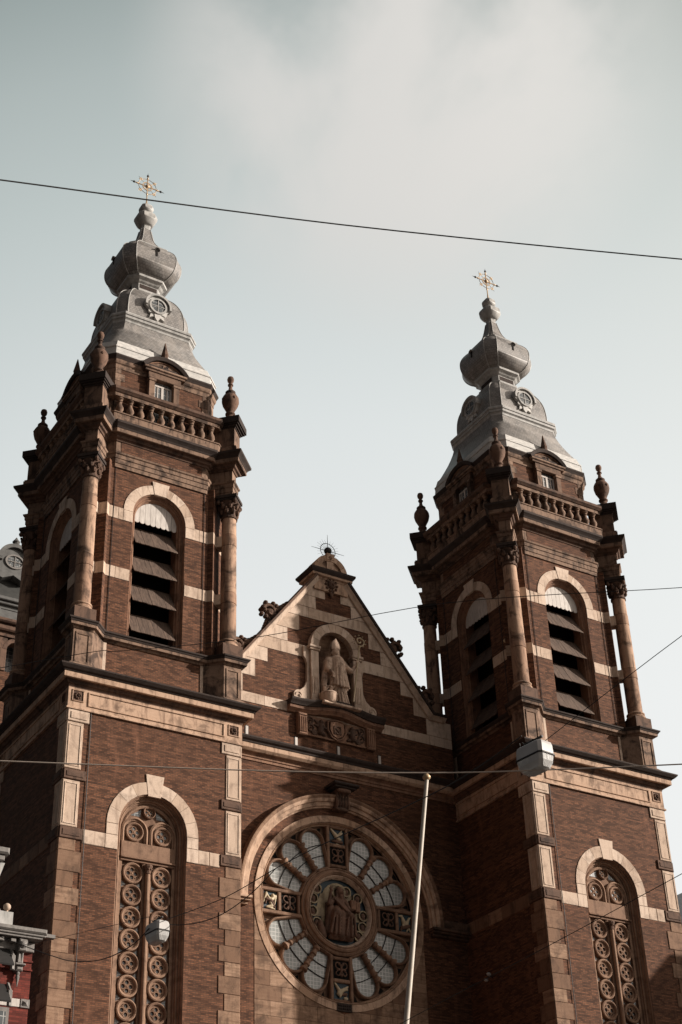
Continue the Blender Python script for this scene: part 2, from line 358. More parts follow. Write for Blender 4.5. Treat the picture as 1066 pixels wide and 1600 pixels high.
        if smooth:
            for p in me.polygons: p.use_smooth = True
            try: me.set_sharp_from_angle(angle=math.radians(42))
            except Exception: pass
        o = bpy.data.objects.new(name, me); COL.objects.link(o)
        if parent: o.parent = parent
        return o
def tag(o, label=None, cat=None, group=None, kind=None):
    if label: o['label'] = label
    if cat: o['category'] = cat
    if group: o['group'] = group
    if kind: o['kind'] = kind
    return o
def empty(name, loc=(0, 0, 0)):
    o = bpy.data.objects.new(name, None); COL.objects.link(o); o.location = loc; o.empty_display_size = 0.5; return o
KIDS = {}
def kids(o): return [c for c in bpy.data.objects if c.parent == o]
def dup(o, parent=None, rz=None, loc=None):
    c = o.copy(); COL.objects.link(c); c.parent = parent
    if rz is not None: c.rotation_euler = (0, 0, rz)
    if loc is not None: c.location = loc
    for ch in kids(o): dup(ch, c)
    return c
def arch(cx, cy, r, bot, n=20):
    "clockwise open path: up the left jamb, over the arch, down the right jamb"
    return [(cx-r, bot)]+[(cx+r*math.cos(PI-PI*i/n), cy+r*math.sin(PI-PI*i/n)) for i in range(n+1)]+[(cx+r, bot)]
def wall_arch(mb, u0, u1, v0, v1, cx, cy, r, sill, w=0.0, depth=0.5, n=20):
    "wall face with an arched opening and its reveal"
    q = lambda a, b, c, d: mb.add([(a, c, w), (b, c, w), (b, d, w), (a, d, w)], [(0, 1, 2, 3)])
    q(u0, cx-r, v0, v1); q(cx+r, u1, v0, v1)
    if sill > v0: q(cx-r, cx+r, v0, sill)
    P = [(cx+r*math.cos(PI-PI*i/n), cy+r*math.sin(PI-PI*i/n)) for i in range(n+1)]
    for (a, b), (c, d) in zip(P, P[1:]): mb.add([(a, b, w), (c, d, w), (c, v1, w), (a, v1, w)], [(0, 1, 2, 3)])
    mb.sweep(arch(cx, cy, r, sill, n), [(0, w), (0, w-depth)])
    mb.add([(cx-r, sill, w), (cx+r, sill, w), (cx+r, sill, w-depth), (cx-r, sill, w-depth)], [(0, 1, 2, 3)])
def octo(h, c):   # clockwise seen from above
    return [(-c, -h), (-h, -c), (-h, c), (-c, h), (c, h), (h, c), (h, -c), (c, -h)]
def plan_diag(h, c, w, R):
    "octagon with a diagonal block standing forward of each chamfer (clockwise)"
    out = []; k = math.sqrt(0.5); dm = (h+c)*k
    for sx, sy in ((-1, -1), (-1, 1), (1, 1), (1, -1)):
        nx, ny = sx*k, sy*k; tx, ty = ny, -nx       # clockwise tangent
        if True: tx, ty = (ny, -nx)
        mid = (nx*dm, ny*dm)
        a = (sx*c, sy*h); b = (sx*h, sy*c)
        first, last = (a, b) if sx*sy > 0 else (b, a)
        d = Vector(last)-Vector(first); d.normalize()
        out += [first, (mid[0]-d.x*w, mid[1]-d.y*w), (nx*R-d.x*w, ny*R-d.y*w), (nx*R+d.x*w, ny*R+d.y*w), (mid[0]+d.x*w, mid[1]+d.y*w), last]
    return out
def plan_ped(h, c, a, b):
    "octagon with a square-cornered pedestal on each chamfer"
    out = []; k = math.sqrt(0.5); w = (a-b)*k; dm = (h+c)*k
    for sx, sy in ((-1, -1), (-1, 1), (1, 1), (1, -1)):
        nx, ny = sx*k, sy*k; mid = (nx*dm, ny*dm)
        p, q = (sx*c, sy*h), (sx*h, sy*c); pp, qq = (sx*b, sy*a), (sx*a, sy*b)
        if sx*sy < 0: p, q, pp, qq = q, p, qq, pp
        d = (Vector(q)-Vector(p)).normalized()
        out += [p, (mid[0]-d.x*w, mid[1]-d.y*w), pp, (sx*a, sy*a), qq, (mid[0]+d.x*w, mid[1]+d.y*w), q]
    return out
def fine(lv, k=4):
    out = []
    for i in range(len(lv)-1):
        p0, p1, p2, p3 = lv[max(i-1, 0)], lv[i], lv[i+1], lv[min(i+2, len(lv)-1)]
        for j in range(k):
            t = j/k; out.append(tuple(0.5*(2*b_+(c_-a_)*t+(2*a_-5*b_+4*c_-d_)*t*t+(3*b_-a_-3*c_+d_)*t**3) for a_, b_, c_, d_ in zip(p0, p1, p2, p3)))
    return out+[lv[-1]]
def rings_oct(mb, lv, cap=True): mb.loft([[(x, y, z) for x, y in octo(h, c)] for h, c, z in lv], True, cap)
def front(h): return lambda u, v, w: (u, -h-w, v)

# ---------------------------------------------------------------- bell tower
GZ = -29.5
def turned(o, ks=(1, 2, 3)):
    for q in [o]+SIB.get(o.name, []):
        for k in ks: dup(q, q.parent, -PI/2*k)
def rosette(mb, cx, cy, w, r):
    for i in range(8):
        a = PI/4*i; mb.ell((cx+r*0.6*math.cos(a), cy+r*0.6*math.sin(a), w), (r*0.3, r*0.3, r*0.35), 6, 4)
    mb.ell((cx, cy, w), (r*0.3, r*0.3, r*0.55), 6, 4)

def make_tower():
    T = empty('bell_tower', (0, 4.0, 0))
    H = 4.0; h = 3.41; c = 2.40; fr = front(H)
    # --- lower stage
    mb = MB(fr); wall_arch(mb, -H, H, GZ, 0.0, 0, -4.72, 1.52, -17.0, 0, 0.55)
    for rot in (1, 2, 3):
        a = -PI/2*rot; mb.F = (lambda a: lambda u, v, w: (u*math.cos(a)+(H+w)*math.sin(a), u*math.sin(a)-(H+w)*math.cos(a), v))(a)
        mb.add([(-H, GZ, 0), (H, GZ, 0), (H, 0, 0), (-H, 0, 0)], [(0, 1, 2, 3)])
    mb.F = lambda u, v, w: (u, v, w)
    mb.build('lower_wall', 'brick', T)
    # string course in pale stone
    mb = MB(fr); mb.bev(-3.03, -2.06, -5.78, -5.20, -0.1, 0.03); mb.bev(2.06, 2.55, -5.78, -5.20, -0.1, 0.03); mb.bev(2.562, 3.03, -5.78, -5.20, -0.1, 0.03)
    o = mb.build('string_course', 'white', T)
    mb = MB(fr)
    for i in range(6): mb.bev(-3.03+i*1.01, -3.03+(i+1)*1.01-0.012, -5.78, -5.20, -0.1, 0.03)
    o = mb.build('string_course', 'quoin', T, False, False); turned(o, (2, 3)); o.rotation_euler = (0, 0, -PI/2)
    # corner pilasters
    for s in (-1, 1):
        mb = MB(fr); md = MB(fr); mc = MB(fr)
        def B(m, a, b, z0, z1, d, e=0.02):
            lo, hi = (-b, -a) if s < 0 else (a, b); m.bev(lo, hi, z0, z1, -0.08, d, e)
        B(mb, 3.05, 4.0, -0.70, -0.19, 0.055); B(mb, 3.17, 3.88, -0.60, -0.30, 0.085, 0.02)
        for z0, z1 in ((-2.76, -0.74), (-5.19, -3.26)):
            B(mb, 3.28, 4.0, z0, z1, 0.04)
            for a, b, c0, c1 in ((3.36, 3.41, z0+0.10, z1-0.10), (3.87, 3.92, z0+0.10, z1-0.10), (3.42, 3.86, z0+0.10, z0+0.15), (3.42, 3.86, z1-0.15, z1-0.10)): B(mb, a, b, c0, c1, 0.065, 0.012)
        for z0, z1 in ((-3.22, -2.80), (-5.68, -5.22)): B(md, 3.05, 4.0, z0, z1, 0.075, 0.02); B(md, 3.15, 3.90, z0+0.1, z1-0.1, 0.10, 0.02)
        zs = [-5.70, -6.17, -7.0, -7.63, -8.30, -8.95, -9.60, -10.16, -10.85]
        while zs[-1] > GZ+1: zs.append(zs[-1]-0.66)
        for i, (z1, z0) in enumerate(zip(zs, zs[1:])):
            B(mc, 3.30 if i % 2 == 0 else 3.03, 4.0, z0+0.012, z1, 0.035 if i % 2 else 0.03, 0.015)
        o = mb.build('pilaster_panel', 'white', T); turned(o)
        o = md.build('pilaster_block', 'umber', T); turned(o)
        o = mc.build('corner_quoins', 'quoin', T); turned(o)
    # frieze
    sq = [(-H, -H), (-H, H), (H, H), (H, -H)]
    mb = MB(); mb.sweep(sq, [(-0.1, -0.18), (0.10, -0.18), (0.10, -0.12), (0.04, -0.06), (0.04, 0.80), (-0.1, 0.80)], True, True)
    fz = mb.build('frieze', 'stone', T)
    mb = MB(front(H+0.04))
    for a, b, c0, c1 in ((-3.17, 3.17, 0.64, 0.70), (-3.17, 3.17, 0.06, 0.10), (-3.17, -3.11, 0.10, 0.64), (3.11, 3.17, 0.10, 0.64)): mb.bev(a, b, c0, c1, -0.02, 0.045, 0.01)
    for s in (-1, 1):
        cx = 3.62*s
        for a, b, c0, c1 in ((cx-0.26, cx+0.26, 0.66, 0.70), (cx-0.26, cx+0.26, 0.18, 0.22), (cx-0.26, cx-0.22, 0.22, 0.66), (cx+0.22, cx+0.26, 0.22, 0.66)): mb.bev(a, b, c0, c1, -0.02, 0.04, 0.01)
    o = mb.build('frieze_frame', 'stone', fz); turned(o)
    mb = MB(front(H+0.04))
    for s in (-1, 1): mb.box(3.62*s-0.215, 3.62*s+0.215, 0.225, 0.655, -0.02, 0.004); rosette(mb, 3.62*s, 0.44, 0.01, 0.19)
    o = mb.build('rosette', 'umber', fz); turned(o)
    # great cornice
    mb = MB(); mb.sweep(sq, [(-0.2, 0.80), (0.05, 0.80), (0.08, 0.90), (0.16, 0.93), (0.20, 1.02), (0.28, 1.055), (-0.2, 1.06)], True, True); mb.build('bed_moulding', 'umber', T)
    mb = MB(); mb.sweep(sq, [(-0.2, 1.06), (0.40, 1.06), (0.41, 1.08), (0.41, 1.30), (0.38, 1.31), (-0.2, 1.31)], True, True); mb.build('corona', 'stone', T)
    mb = MB(); mb.sweep(sq, [(-0.2, 1.312), (0.45, 1.312), (0.47, 1.36), (0.55, 1.39), (0.62, 1.46), (0.66, 1.50), (0.67, 1.56), (0.5, 1.60), (-0.7, 1.68), (-0.7, 1.312)], True, True); mb.build('cornice', 'soot', T)
    # --- great traceried window
    W = MB(fr); jamb = arch(0, -4.72, 1.52, -17.0, 24)
    W.sweep(jamb, [(0.0, -0.02), (-0.04, -0.05), (-0.05, -0.14), (-0.10, -0.15), (-0.11, -0.24), (-0.14, -0.26), (-0.17, -0.24), (-0.20, -0.26), (-0.21, -0.34), (-0.26, -0.35), (-0.27, -0.40), (-0.31, -0.42), (-0.32, -0.55)])
    win = W.build('traceried_window', 'tracery', T, True)
    S = MB(fr); S.voussoirs(0, -4.72, 1.525, 2.04, -0.08, 0.035, 0.0, PI, 9)
    for s in (-1, 1): S.bev(min(1.525*s, 2.04*s), max(1.525*s, 2.04*s), -5.19, -4.735, -0.08, 0.035, 0.01); S.bev(min(1.525*s, 2.06*s), max(1.525*s, 2.06*s), -5.78, -5.205, -0.08, 0.036, 0.01)
    S.prism([(-0.28, -3.30), (0.28, -3.30), (0.41, -2.36), (-0.41, -2.36)], -0.05, 0.05)
    S.build('arch_surround', 'white', win)
    G = MB(fr); G.add([(-1.6, -17, -0.62), (1.6, -17, -0.62), (1.6, -3.1, -0.62), (-1.6, -3.1, -0.62)], [(0, 1, 2, 3)]); G.build('window_glass', 'glass', win)
    K = MB(fr)
    wp = -0.42
    # transom and top lunettes
    K.bev(-1.21, 1.21, -5.83, -5.20, -0.5, -0.33, 0.02); K.bev(-1.21, 1.21, -5.90, -5.83, -0.5, -0.28, 0.015); K.bev(-1.19, 1.19, -6.0, -5.91, -0.5, -0.36, 0.01)
    # plate above the transom: filled spandrels around three roundels
    top = [(-1.22, -5.2)]+[(1.22*math.cos(PI-PI*i/24), -4.72+1.22*math.sin(PI-PI*i/24)) for i in range(25)]+[(1.22, -5.2)]
    K.flat(top, -0.50)
    K.sweep(arch(0, -4.72, 1.20, -5.2, 24), [(0, -0.5), (0, -0.40), (-0.06, -0.36), (-0.12, -0.40), (-0.12, -0.5)])
    for s in (-1, 1):
        K.sweep(arch(0.625*s, -4.72, 0.50, -5.2, 16), [(0.09, -0.5), (0.09, -0.37), (0.02, -0.335), (-0.03, -0.40), (-0.06, -0.40), (-0.08, -0.45), (-0.10, -0.5)])
    def roundel(cx, cy, r, base=-0.50):
        K.sweep([(cx+r*math.cos(-2*PI*i/20), cy+r*math.sin(-2*PI*i/20)) for i in range(20)], [(0.0, base), (0.0, -0.38), (-0.045*r/0.42, -0.36), (-0.09*r/0.42, -0.39), (-0.10*r/0.42, -0.44), (-0.13*r/0.42, -0.45), (-0.13*r/0.42, base)], True)
        K.ring(cx, cy, r*0.60, r*0.72, base, -0.46, 16)
        for i in range(4):
            a = PI/2*i; K.ring(cx+r*0.37*math.cos(a), cy+r*0.37*math.sin(a), r*0.20, r*0.285, base, -0.455, 10)
            a += PI/4; K.ell((cx+r*0.50*math.cos(a), cy+r*0.50*math.sin(a), -0.48), (r*0.085, r*0.085, 0.03), 5, 4)
        K.ell((cx, cy, -0.47), (r*0.13, r*0.13, 0.04), 6, 4)
    for cx, cy, r in ((-0.625, -4.74, 0.40), (0.625, -4.74, 0.40), (0, -3.80, 0.28)): roundel(cx, cy, r, -0.49)
    for s in (-1, 1):
        for i in range(12): roundel(0.63*s, -6.46-0.893*i, 0.43, -0.535)
        K.flat([(min(0.18*s, 1.12*s), -17), (max(0.18*s, 1.12*s), -17), (max(0.18*s, 1.12*s), -5.96), (min(0.18*s, 1.12*s), -5.96)], -0.535)
        for a, b in ((1.10, 1.22), (0.16, 0.20)): K.box(min(a*s, b*s), max(a*s, b*s), -17, -5.95, -0.56, -0.42)
    K.tube([(0, -17, -0.33), (0, -6.45, -0.33)], 0.10, 10); K.box(-0.16, 0.16, -17, -5.95, -0.56, -0.40)
    K.box(-1.22, 1.22, -13.9, -13.35, -0.56, -0.36)
    K.mark('glass')
    Dk = K
    for cx, cy, r in ((-0.625, -4.74, 0.40), (0.625, -4.74, 0.40), (0, -3.80, 0.28)):
        for i in range(4):
            a = PI/2*i; Dk.ell((cx+r*0.37*math.cos(a), cy+r*0.37*math.sin(a), -0.497), (r*0.21, r*0.21, 0.008), 10, 4)
    for s in (-1, 1): Dk.prism([(0.33*s, -3.72), (0.80*s, -4.02), (0.36*s, -4.03)], -0.499, -0.492)
    for s in (-1, 1):
        for i in range(12):
            cy = -6.46-0.893*i
            for j in range(4): a = PI/2*j; Dk.ell((0.63*s+0.43*0.37*math.cos(a), cy+0.43*0.37*math.sin(a), -0.531), (0.43*0.215, 0.43*0.215, 0.006), 10, 4)
            for sg in (-1, 1): Dk.prism([(0.63*s+0.41*sg, cy-0.32), (0.63*s+0.41*sg, cy-0.573), (0.63*s+0.22*sg, cy-0.447)][::sg], -0.534, -0.528)
    K.build('tracery', 'tracery', win, False, False)
    C = MB(fr); C.lathe((0, -6.45, -0.33), [(0.10, 0), (0.13, 0.02), (0.11, 0.05), (0.12, 0.15), (0.19, 0.30), (0.19, 0.36)], 10, 'y')
    for i in range(7): a = 2*PI*i/7; C.ell((0.13*math.cos(a), -6.25, -0.33+0.13*math.sin(a)), 0.05, 5, 4)
    C.build('capital', 'umber', win)
    # --- pedestal stage
    pl = plan_ped(h+0.02, c, 4.0, 3.14)
    mb = MB(); mb.sweep(pl, [(-0.3, 1.60), (0.16, 1.60), (0.16, 1.86), (0.10, 1.92), (0.04, 1.98), (-0.3, 1.98)], True, True); mb.build('base_moulding', 'stone2', T)
    mb = MB()
    rings_oct(mb, [(h, c, 1.5), (h, c, 3.6)], False); mb.build('pedestal_wall', 'brick', T)
    k = math.sqrt(0.5); P = MB(); dm = 3.9
    # one corner pedestal (front left), then three turned copies
    P.loft([[(x, y, z) for x, y in ((-2.2, -3.30), (-3.14, -4.0), (-4.0, -4.0), (-4.0, -3.14), (-3.30, -2.2))] for z in (1.7, 3.56)])
    for z0, z1 in ((1.98, 3.42),):
        P.F = lambda u, v, w: (u, -4.0-w, v)
        for a, b, q, r in ((-3.90, -3.24, z1-0.10, z1), (-3.90, -3.24, z0, z0+0.08), (-3.90, -3.82, z0+0.08, z1-0.1), (-3.32, -3.24, z0+0.08, z1-0.1)): P.bev(a, b, q, r, -0.02, 0.035, 0.01)
        P.F = lambda u, v, w: (-4.0-w, u, v)
        for a, b, q, r in ((-3.90, -3.24, z1-0.10, z1), (-3.90, -3.24, z0, z0+0.08), (-3.90, -3.82, z0+0.08, z1-0.1), (-3.32, -3.24, z0+0.08, z1-0.1)): P.bev(a, b, q, r, -0.02, 0.035, 0.01)
        P.F = lambda u, v, w: (u, v, w)
    ped = P.build('pedestal', 'stone2', T); turned(ped)
    for s in (-1, 1):
        pass
    for q in (-2.40, 2.25):
        mb = MB(front(h)); mb.bev(q, q+0.15, 1.98, 3.56, -0.05, 0.035, 0.01); o = mb.build('corner_strip', 'white', T); turned(o)
    mb = MB(); mb.sweep(pl, [(-0.3, 3.56), (0.03, 3.56), (0.08, 3.64), (0.20, 3.67), (0.21, 3.80), (-0.3, 3.80)], True, True); mb.build('sill_corona', 'stone2', T)
    mb = MB(); mb.sweep(pl, [(-0.3, 3.802), (0.23, 3.802), (0.26, 3.86), (0.31, 3.90), (0.32, 3.96), (-0.1, 4.04), (-0.3, 4.04)], True, True); mb.build('sill_cornice', 'soot', T)
    # --- belfry stage
    cb, qb = 2.50, 0.20; mb = MB(); zb, zt = 3.9, 13.02
    for rot in range(4):
        a = -PI/2*rot; mb.F = (lambda a: lambda u, v, w: (u*math.cos(a)+(h+w)*math.sin(a), u*math.sin(a)-(h+w)*math.cos(a), v))(a)
        wall_arch(mb, -cb, cb, zb, zt, 0, 10.55, 1.33, 4.05, 0, 0.45)
        for (u0, w0), (u1, w1) in (((cb, 0), (cb+qb, qb)), ((cb+qb, qb), (h+qb, -(h-cb)+qb)), ((h+qb, -(h-cb)), (h, -(h-cb)))):
            if u0 == h+qb: u0, w0, u1, w1 = h+qb, -(h-cb-qb), h, -(h-cb)
            if u1 == h+qb: w1 = -(h-cb-qb)
            mb.add([(u0, zb, w0), (u1, zb, w1), (u1, zt, w1), (u0, zt, w0)], [(0, 1, 2, 3)])
    mb.F = lambda u, v, w: (u, v, w); mb.build('belfry_wall', 'brick', T)
    for z0, z1 in ((6.88, 7.46), (9.98, 10.60)):
        mb = MB(front(h)); e = 1.36 if z0 < 8 else 1.36
        for s in (-1, 1):
            a, b = sorted((e*s, cb*s)); mid = (a+b)/2+0.12*s
            mb.bev(a, mid-0.006, z0, z1, -0.08, 0.022, 0.01); mb.bev(mid+0.006, b, z0, z1, -0.08, 0.022, 0.01)
        k2 = 0.016
        mb.F = lambda u, v, w: (u, v, w)
        o_ = qb+k2; mb.loft([[(-cb+k2*0.4, -h-k2, z), (-cb-qb+k2*0.4, -h-o_, z), (-h-o_, -cb-qb+k2*0.4, z), (-h-k2, -cb+k2*0.4, z), (-h+0.1, -cb, z), (-cb, -h+0.1, z)] for z in (z0, z1)])
        # tie stone to the free column
        q = 0.17; a1, a2 = 3.05, 3.45
        mb.loft([[(-a1+q, -a1-q, z), (-a2+q, -a2-q, z), (-a2-q, -a2+q, z), (-a1-q, -a1+q, z)] for z in (z0+0.03, z1-0.03)])
        o = mb.build('stone_band', 'white', T); turned(o)
    # columns
    CM = MB(); pos = (-3.55, -3.55)
    for z0, z1, r0, r1 in ((5.02, 6.88, 0.375, 0.372), (6.90, 7.44, 0.385, 0.38), (7.46, 9.98, 0.370, 0.358), (10.0, 10.58, 0.368, 0.365), (10.60, 11.52, 0.352, 0.342)):
        CM.lathe((*pos, 0), [(r0, z0), (r1, z1)], 20)
    CM.lathe((*pos, 0), [(0.43, 4.62), (0.50, 4.66), (0.50, 4.74), (0.44, 4.80), (0.42, 4.86), (0.46, 4.90), (0.46, 4.95), (0.38, 5.02)], 20)
    col = CM.build('column', 'column', T, True)
    CB = MB(); CB.box(-4.05, -3.05, -4.05, -3.05, 4.04, 4.64); CB.build('column_base', 'umber', col)
    CC = MB(); CC.lathe((*pos, 0), [(0.35, 11.50), (0.40, 11.53), (0.40, 11.60), (0.35, 11.64), (0.36, 12.0), (0.44, 12.3), (0.50, 12.42)], 16)
    for lv, zz, rr in ((0, 11.88, 0.40), (1, 12.14, 0.44)):
        for i in range(8):
            a = PI/4*(i+0.5*lv); CC.ell((pos[0]+rr*math.cos(a), pos[1]+rr*math.sin(a), zz), (0.11, 0.11, 0.17), 6, 5); CC.ell((pos[0]+(rr+.08)*math.cos(a), pos[1]+(rr+.08)*math.sin(a), zz+0.13), 0.065, 5, 4)
    for i in range(4):
        a = PI/2*i; CC.ell((pos[0]+0.58*math.cos(a), pos[1]+0.58*math.sin(a), 12.36), (0.11, 0.11, 0.13), 7, 5)
    CC.build('capital', 'umber', col)
    CA = MB(); 
    for z0, z1, r in ((12.46, 12.56, 0.56), (12.57, 12.72, 0.62)):
        CA.loft([[(pos[0]-r*1.15, pos[1], z), (pos[0], pos[1]+r*1.15, z), (pos[0]+r*1.15, pos[1], z), (pos[0], pos[1]-r*1.15, z)] for z in (z0, z1)])
    CA.build('abacus', 'soot', col)
    turned(col)
    # belfry windows
    fb = front(h); W = MB(fb)
    W.sweep(arch(0, 10.55, 1.33, 4.05, 20), [(0.0, -0.03), (-0.03, -0.06), (-0.04, -0.16), (-0.10, -0.18), (-0.12, -0.24), (-0.17, -0.22), (-0.20, -0.26), (-0.22, -0.34), (-0.26, -0.36), (-0.26, -0.9)])
    win = W.build('belfry_window', 'red', T, True)
    S = MB(fb); S.voussoirs(0, 10.55, 1.335, 1.80, -0.08, 0.035, 0, PI, 8); S.prism([(-0.30, 11.84), (0.30, 11.84), (0.44, 12.53), (-0.44, 12.53)], -0.06, 0.055)
    for s in (-1, 1): S.bev(min(1.335*s, 1.80*s), max(1.335*s, 1.80*s), 9.975, 10.54, -0.08, 0.036, 0.01)
    S.build('arch_surround', 'white', win)
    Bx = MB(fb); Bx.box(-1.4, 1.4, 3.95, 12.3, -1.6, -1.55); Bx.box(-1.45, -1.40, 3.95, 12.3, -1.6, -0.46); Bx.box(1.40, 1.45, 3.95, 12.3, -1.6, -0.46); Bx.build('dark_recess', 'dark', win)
    V = MB(fb); nb = 8; bw = 2.14/nb
    for i in range(nb):
        x0 = -1.07+i*bw; x1 = x0+bw-0.014; xm = (x0+x1)/2
        zt = lambda x: 10.50+math.sqrt(max(0.0, 1.10**2-x*x))
        pts = [(x0, 10.46), (x0, zt(x0)), (xm, zt(xm)), (x1, zt(x1)), (x1, 10.46)]
        n = 6; rr = (x1-x0)/2
        pts += [(xm+rr*math.cos(-PI*j/n), 10.46+rr*0.8*math.sin(-PI*j/n)) for j in range(1, n)]
        V.prism(pts, -0.42, -0.38)
    V.build('valance_board', 'paint', win)
    for zn in (9.10, 7.60, 6.08, 4.55):
        Lb = MB(fb); nb = 9; bw = 2.14/nb
        for i in range(nb):
            x0 = -1.07+i*bw; x1 = x0+bw-0.010; j = random.uniform(-0.012, 0.012)
            Lb.loft([[(x0, zn+j, -0.10), (x1, zn+j, -0.10), (x1, zn+1.22+j, -0.80), (x0, zn+1.22+j, -0.80)], [(x0, zn-0.02+j, -0.135), (x1, zn-0.02+j, -0.135), (x1, zn+1.20+j, -0.835), (x0, zn+1.20+j, -0.835)]])
        Lb.build('louvre_board', 'wood', win)
    turned(win)
    for u in (-2.30, 2.28):
        m_ = MB(front(h)); m_.tube([(u, 4.05, 0.03), (u, 12.9, 0.03)], 0.016, 5); o = m_.build('lightning_conductor', 'iron', T); dup(o, T, -PI/2); dup(o, T, -PI)
    m_ = MB(front(H)); m_.tube([(-2.98, -0.2, 0.03), (-2.98, -5.1, 0.06), (-2.96, -5.9, 0.06), (-2.96, GZ, 0.05)], 0.018, 5); m_.build('lightning_conductor', 'iron', T)
    # --- entablature
    pe = plan_diag(h+0.05, 2.36, 0.30, 5.25)
    mb = MB(); mb.sweep(pe, [(-0.4, 12.73), (0.02, 12.73), (0.02, 12.93), (0.055, 12.95), (0.055, 13.18), (0.09, 13.20), (0.10, 13.38), (0.15, 13.42), (0.17, 13.50), (-0.4, 13.52)], True, True); mb.build('architrave', 'stone2', T)
    mb = MB(); mb.sweep(pe, [(-0.4, 13.52), (0.0, 13.52), (0.0, 14.18), (-0.4, 14.18)], True, True); mb.build('entablature_block', 'stone2', T)
    mb = MB(front(h+0.055)); mb.box(-2.1, 2.1, 13.53, 14.16, -0.05, 0.01); o = mb.build('frieze_brickwork', 'brick', T); turned(o)
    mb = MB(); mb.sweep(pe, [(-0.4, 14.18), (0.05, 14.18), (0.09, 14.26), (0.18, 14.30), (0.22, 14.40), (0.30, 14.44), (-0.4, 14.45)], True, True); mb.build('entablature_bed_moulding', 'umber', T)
    mb = MB(); mb.sweep(pe, [(-0.4, 14.45), (0.40, 14.45), (0.415, 14.47), (0.415, 14.66), (-0.4, 14.66)], True, True); mb.build('entablature_corona', 'stone2', T)
    mb = MB(); mb.sweep(pe, [(-0.4, 14.662), (0.43, 14.662), (0.47, 14.74), (0.54, 14.82), (0.60, 14.88), (0.61, 14.99), (0.3, 15.06), (-0.4, 15.06)], True, True)
    mb.loft([[(x, y, z) for x, y in octo(h, 2.3)] for z in (15.0, 15.055)]); mb.build('entablature_cornice', 'soot', T)
    # --- balustrade
    mb = MB(); hb = 3.92; 
    mb.sweep(octo(hb, 2.75), [(-0.45, 15.06), (0.0, 15.06), (0.0, 15.44), (0.04, 15.46), (0.04, 15.52), (-0.45, 15.52)], True, True)
    bal = mb.build('balustrade', 'stone2', T)
    mb = MB(); mb.sweep(octo(hb, 2.75), [(-0.42, 16.46), (0.0, 16.46), (0.0, 16.64), (0.03, 16.66), (-0.42, 16.66)], True, True); mb.build('rail_underside', 'stone2', bal)
    mb = MB(); mb.sweep(octo(hb, 2.75), [(-0.45, 16.662), (0.05, 16.662), (0.10, 16.72), (0.16, 16.78), (0.17, 16.92), (0.0, 17.0), (-0.45, 17.0)], True, True); mb.build('rail', 'umber', bal)
    mb = MB(); bp = [(0.15, 15.52), (0.15, 15.60), (0.09, 15.63), (0.11, 15.68), (0.165, 15.82), (0.155, 15.92), (0.09, 16.10), (0.075, 16.22), (0.11, 16.26), (0.085, 16.30), (0.12, 16.38), (0.15, 16.40), (0.15, 16.46)]
    mb.lathe((0, 0, 0), [(r_*1.18, z_) for r_, z_ in bp], 10); b0 = mb.build('baluster', 'stone2', bal, True)
    first = True
    for rot in range(4):
        for i in range(10):
            u = -2.42+4.84*i/9; w = hb-0.2; a = -PI/2*rot
            b = b0 if first else dup(b0, bal); first = False
            b.location = (u*math.cos(a)+w*math.sin(a)*1 if False else (u*math.cos(a)-(-w)*math.sin(a)), u*math.sin(a)+(-w)*math.cos(a), 0)
    # diagonal pedestals of the balustrade with their urns
    def dplan(w, r0, r1):
        k = math.sqrt(0.5); return [(-r0*k+w*k, -r0*k-w*k), (-r1*k+w*k, -r1*k-w*k), (-r1*k-w*k, -r1*k+w*k), (-r0*k-w*k, -r0*k+w*k)][::-1]
    P = MB()
    def slab(w, r1, z0, z1, r0=4.1, m=None): (m or P).loft([[(x, y, z) for x, y in dplan(w, r0, r1)] for z in (z0, z1)])
    slab(0.56, 5.52, 15.06, 15.42); slab(0.53, 5.48, 15.42, 15.50); slab(0.45, 5.38, 15.50, 16.62)
    dp = P.build('balustrade_pedestal', 'stone2', T)
    P = MB(); slab(0.47, 5.42, 16.62, 16.70, 4.1, P); slab(0.53, 5.50, 16.70, 16.78, 4.1, P); slab(0.60, 5.60, 16.78, 16.86, 4.1, P); slab(0.66, 5.67, 16.86, 17.22, 4.1, P); slab(0.5, 5.5, 17.22, 17.30, 4.1, P); P.build('pedestal_cap', 'soot', dp)
    turned(dp)
    Un = MB(); Un.lathe((-3.55, -3.55, 17.28), [(0.36, 0), (0.36, 0.10), (0.30, 0.16), (0.22, 0.30), (0.17, 0.42), (0.20, 0.46), (0.25, 0.50), (0.25, 0.56), (0.18, 0.60), (0.19, 0.66), (0.28, 0.86), (0.38, 1.06), (0.435, 1.30), (0.42, 1.50), (0.34, 1.66), (0.24, 1.74), (0.26, 1.78), (0.26, 1.90), (0.20, 1.96), (0.12, 2.04), (0.085, 2.20), (0.10, 2.32), (0.14, 2.34), (0.14, 2.40), (0.07, 2.44), (0.09, 2.50), (0.155, 2.60), (0.175, 2.73), (0.14, 2.85), (0.06, 2.91)], 18)
    for i in range(4):
        a = PI/2*i; Un.ell((-3.55+0.41*math.cos(a), -3.55+0.41*math.sin(a), 17.28+1.36), (0.07, 0.07, 0.10), 6, 5)
    un = Un.build('urn_finial', 'umber', T, True); turned(un)
    # --- attic
    mb = MB(); rings_oct(mb, [(3.12, 2.50, 15.0), (3.12, 2.50, 18.9)], False); mb.build('attic_wall', 'brick', T)
    mb = MB()
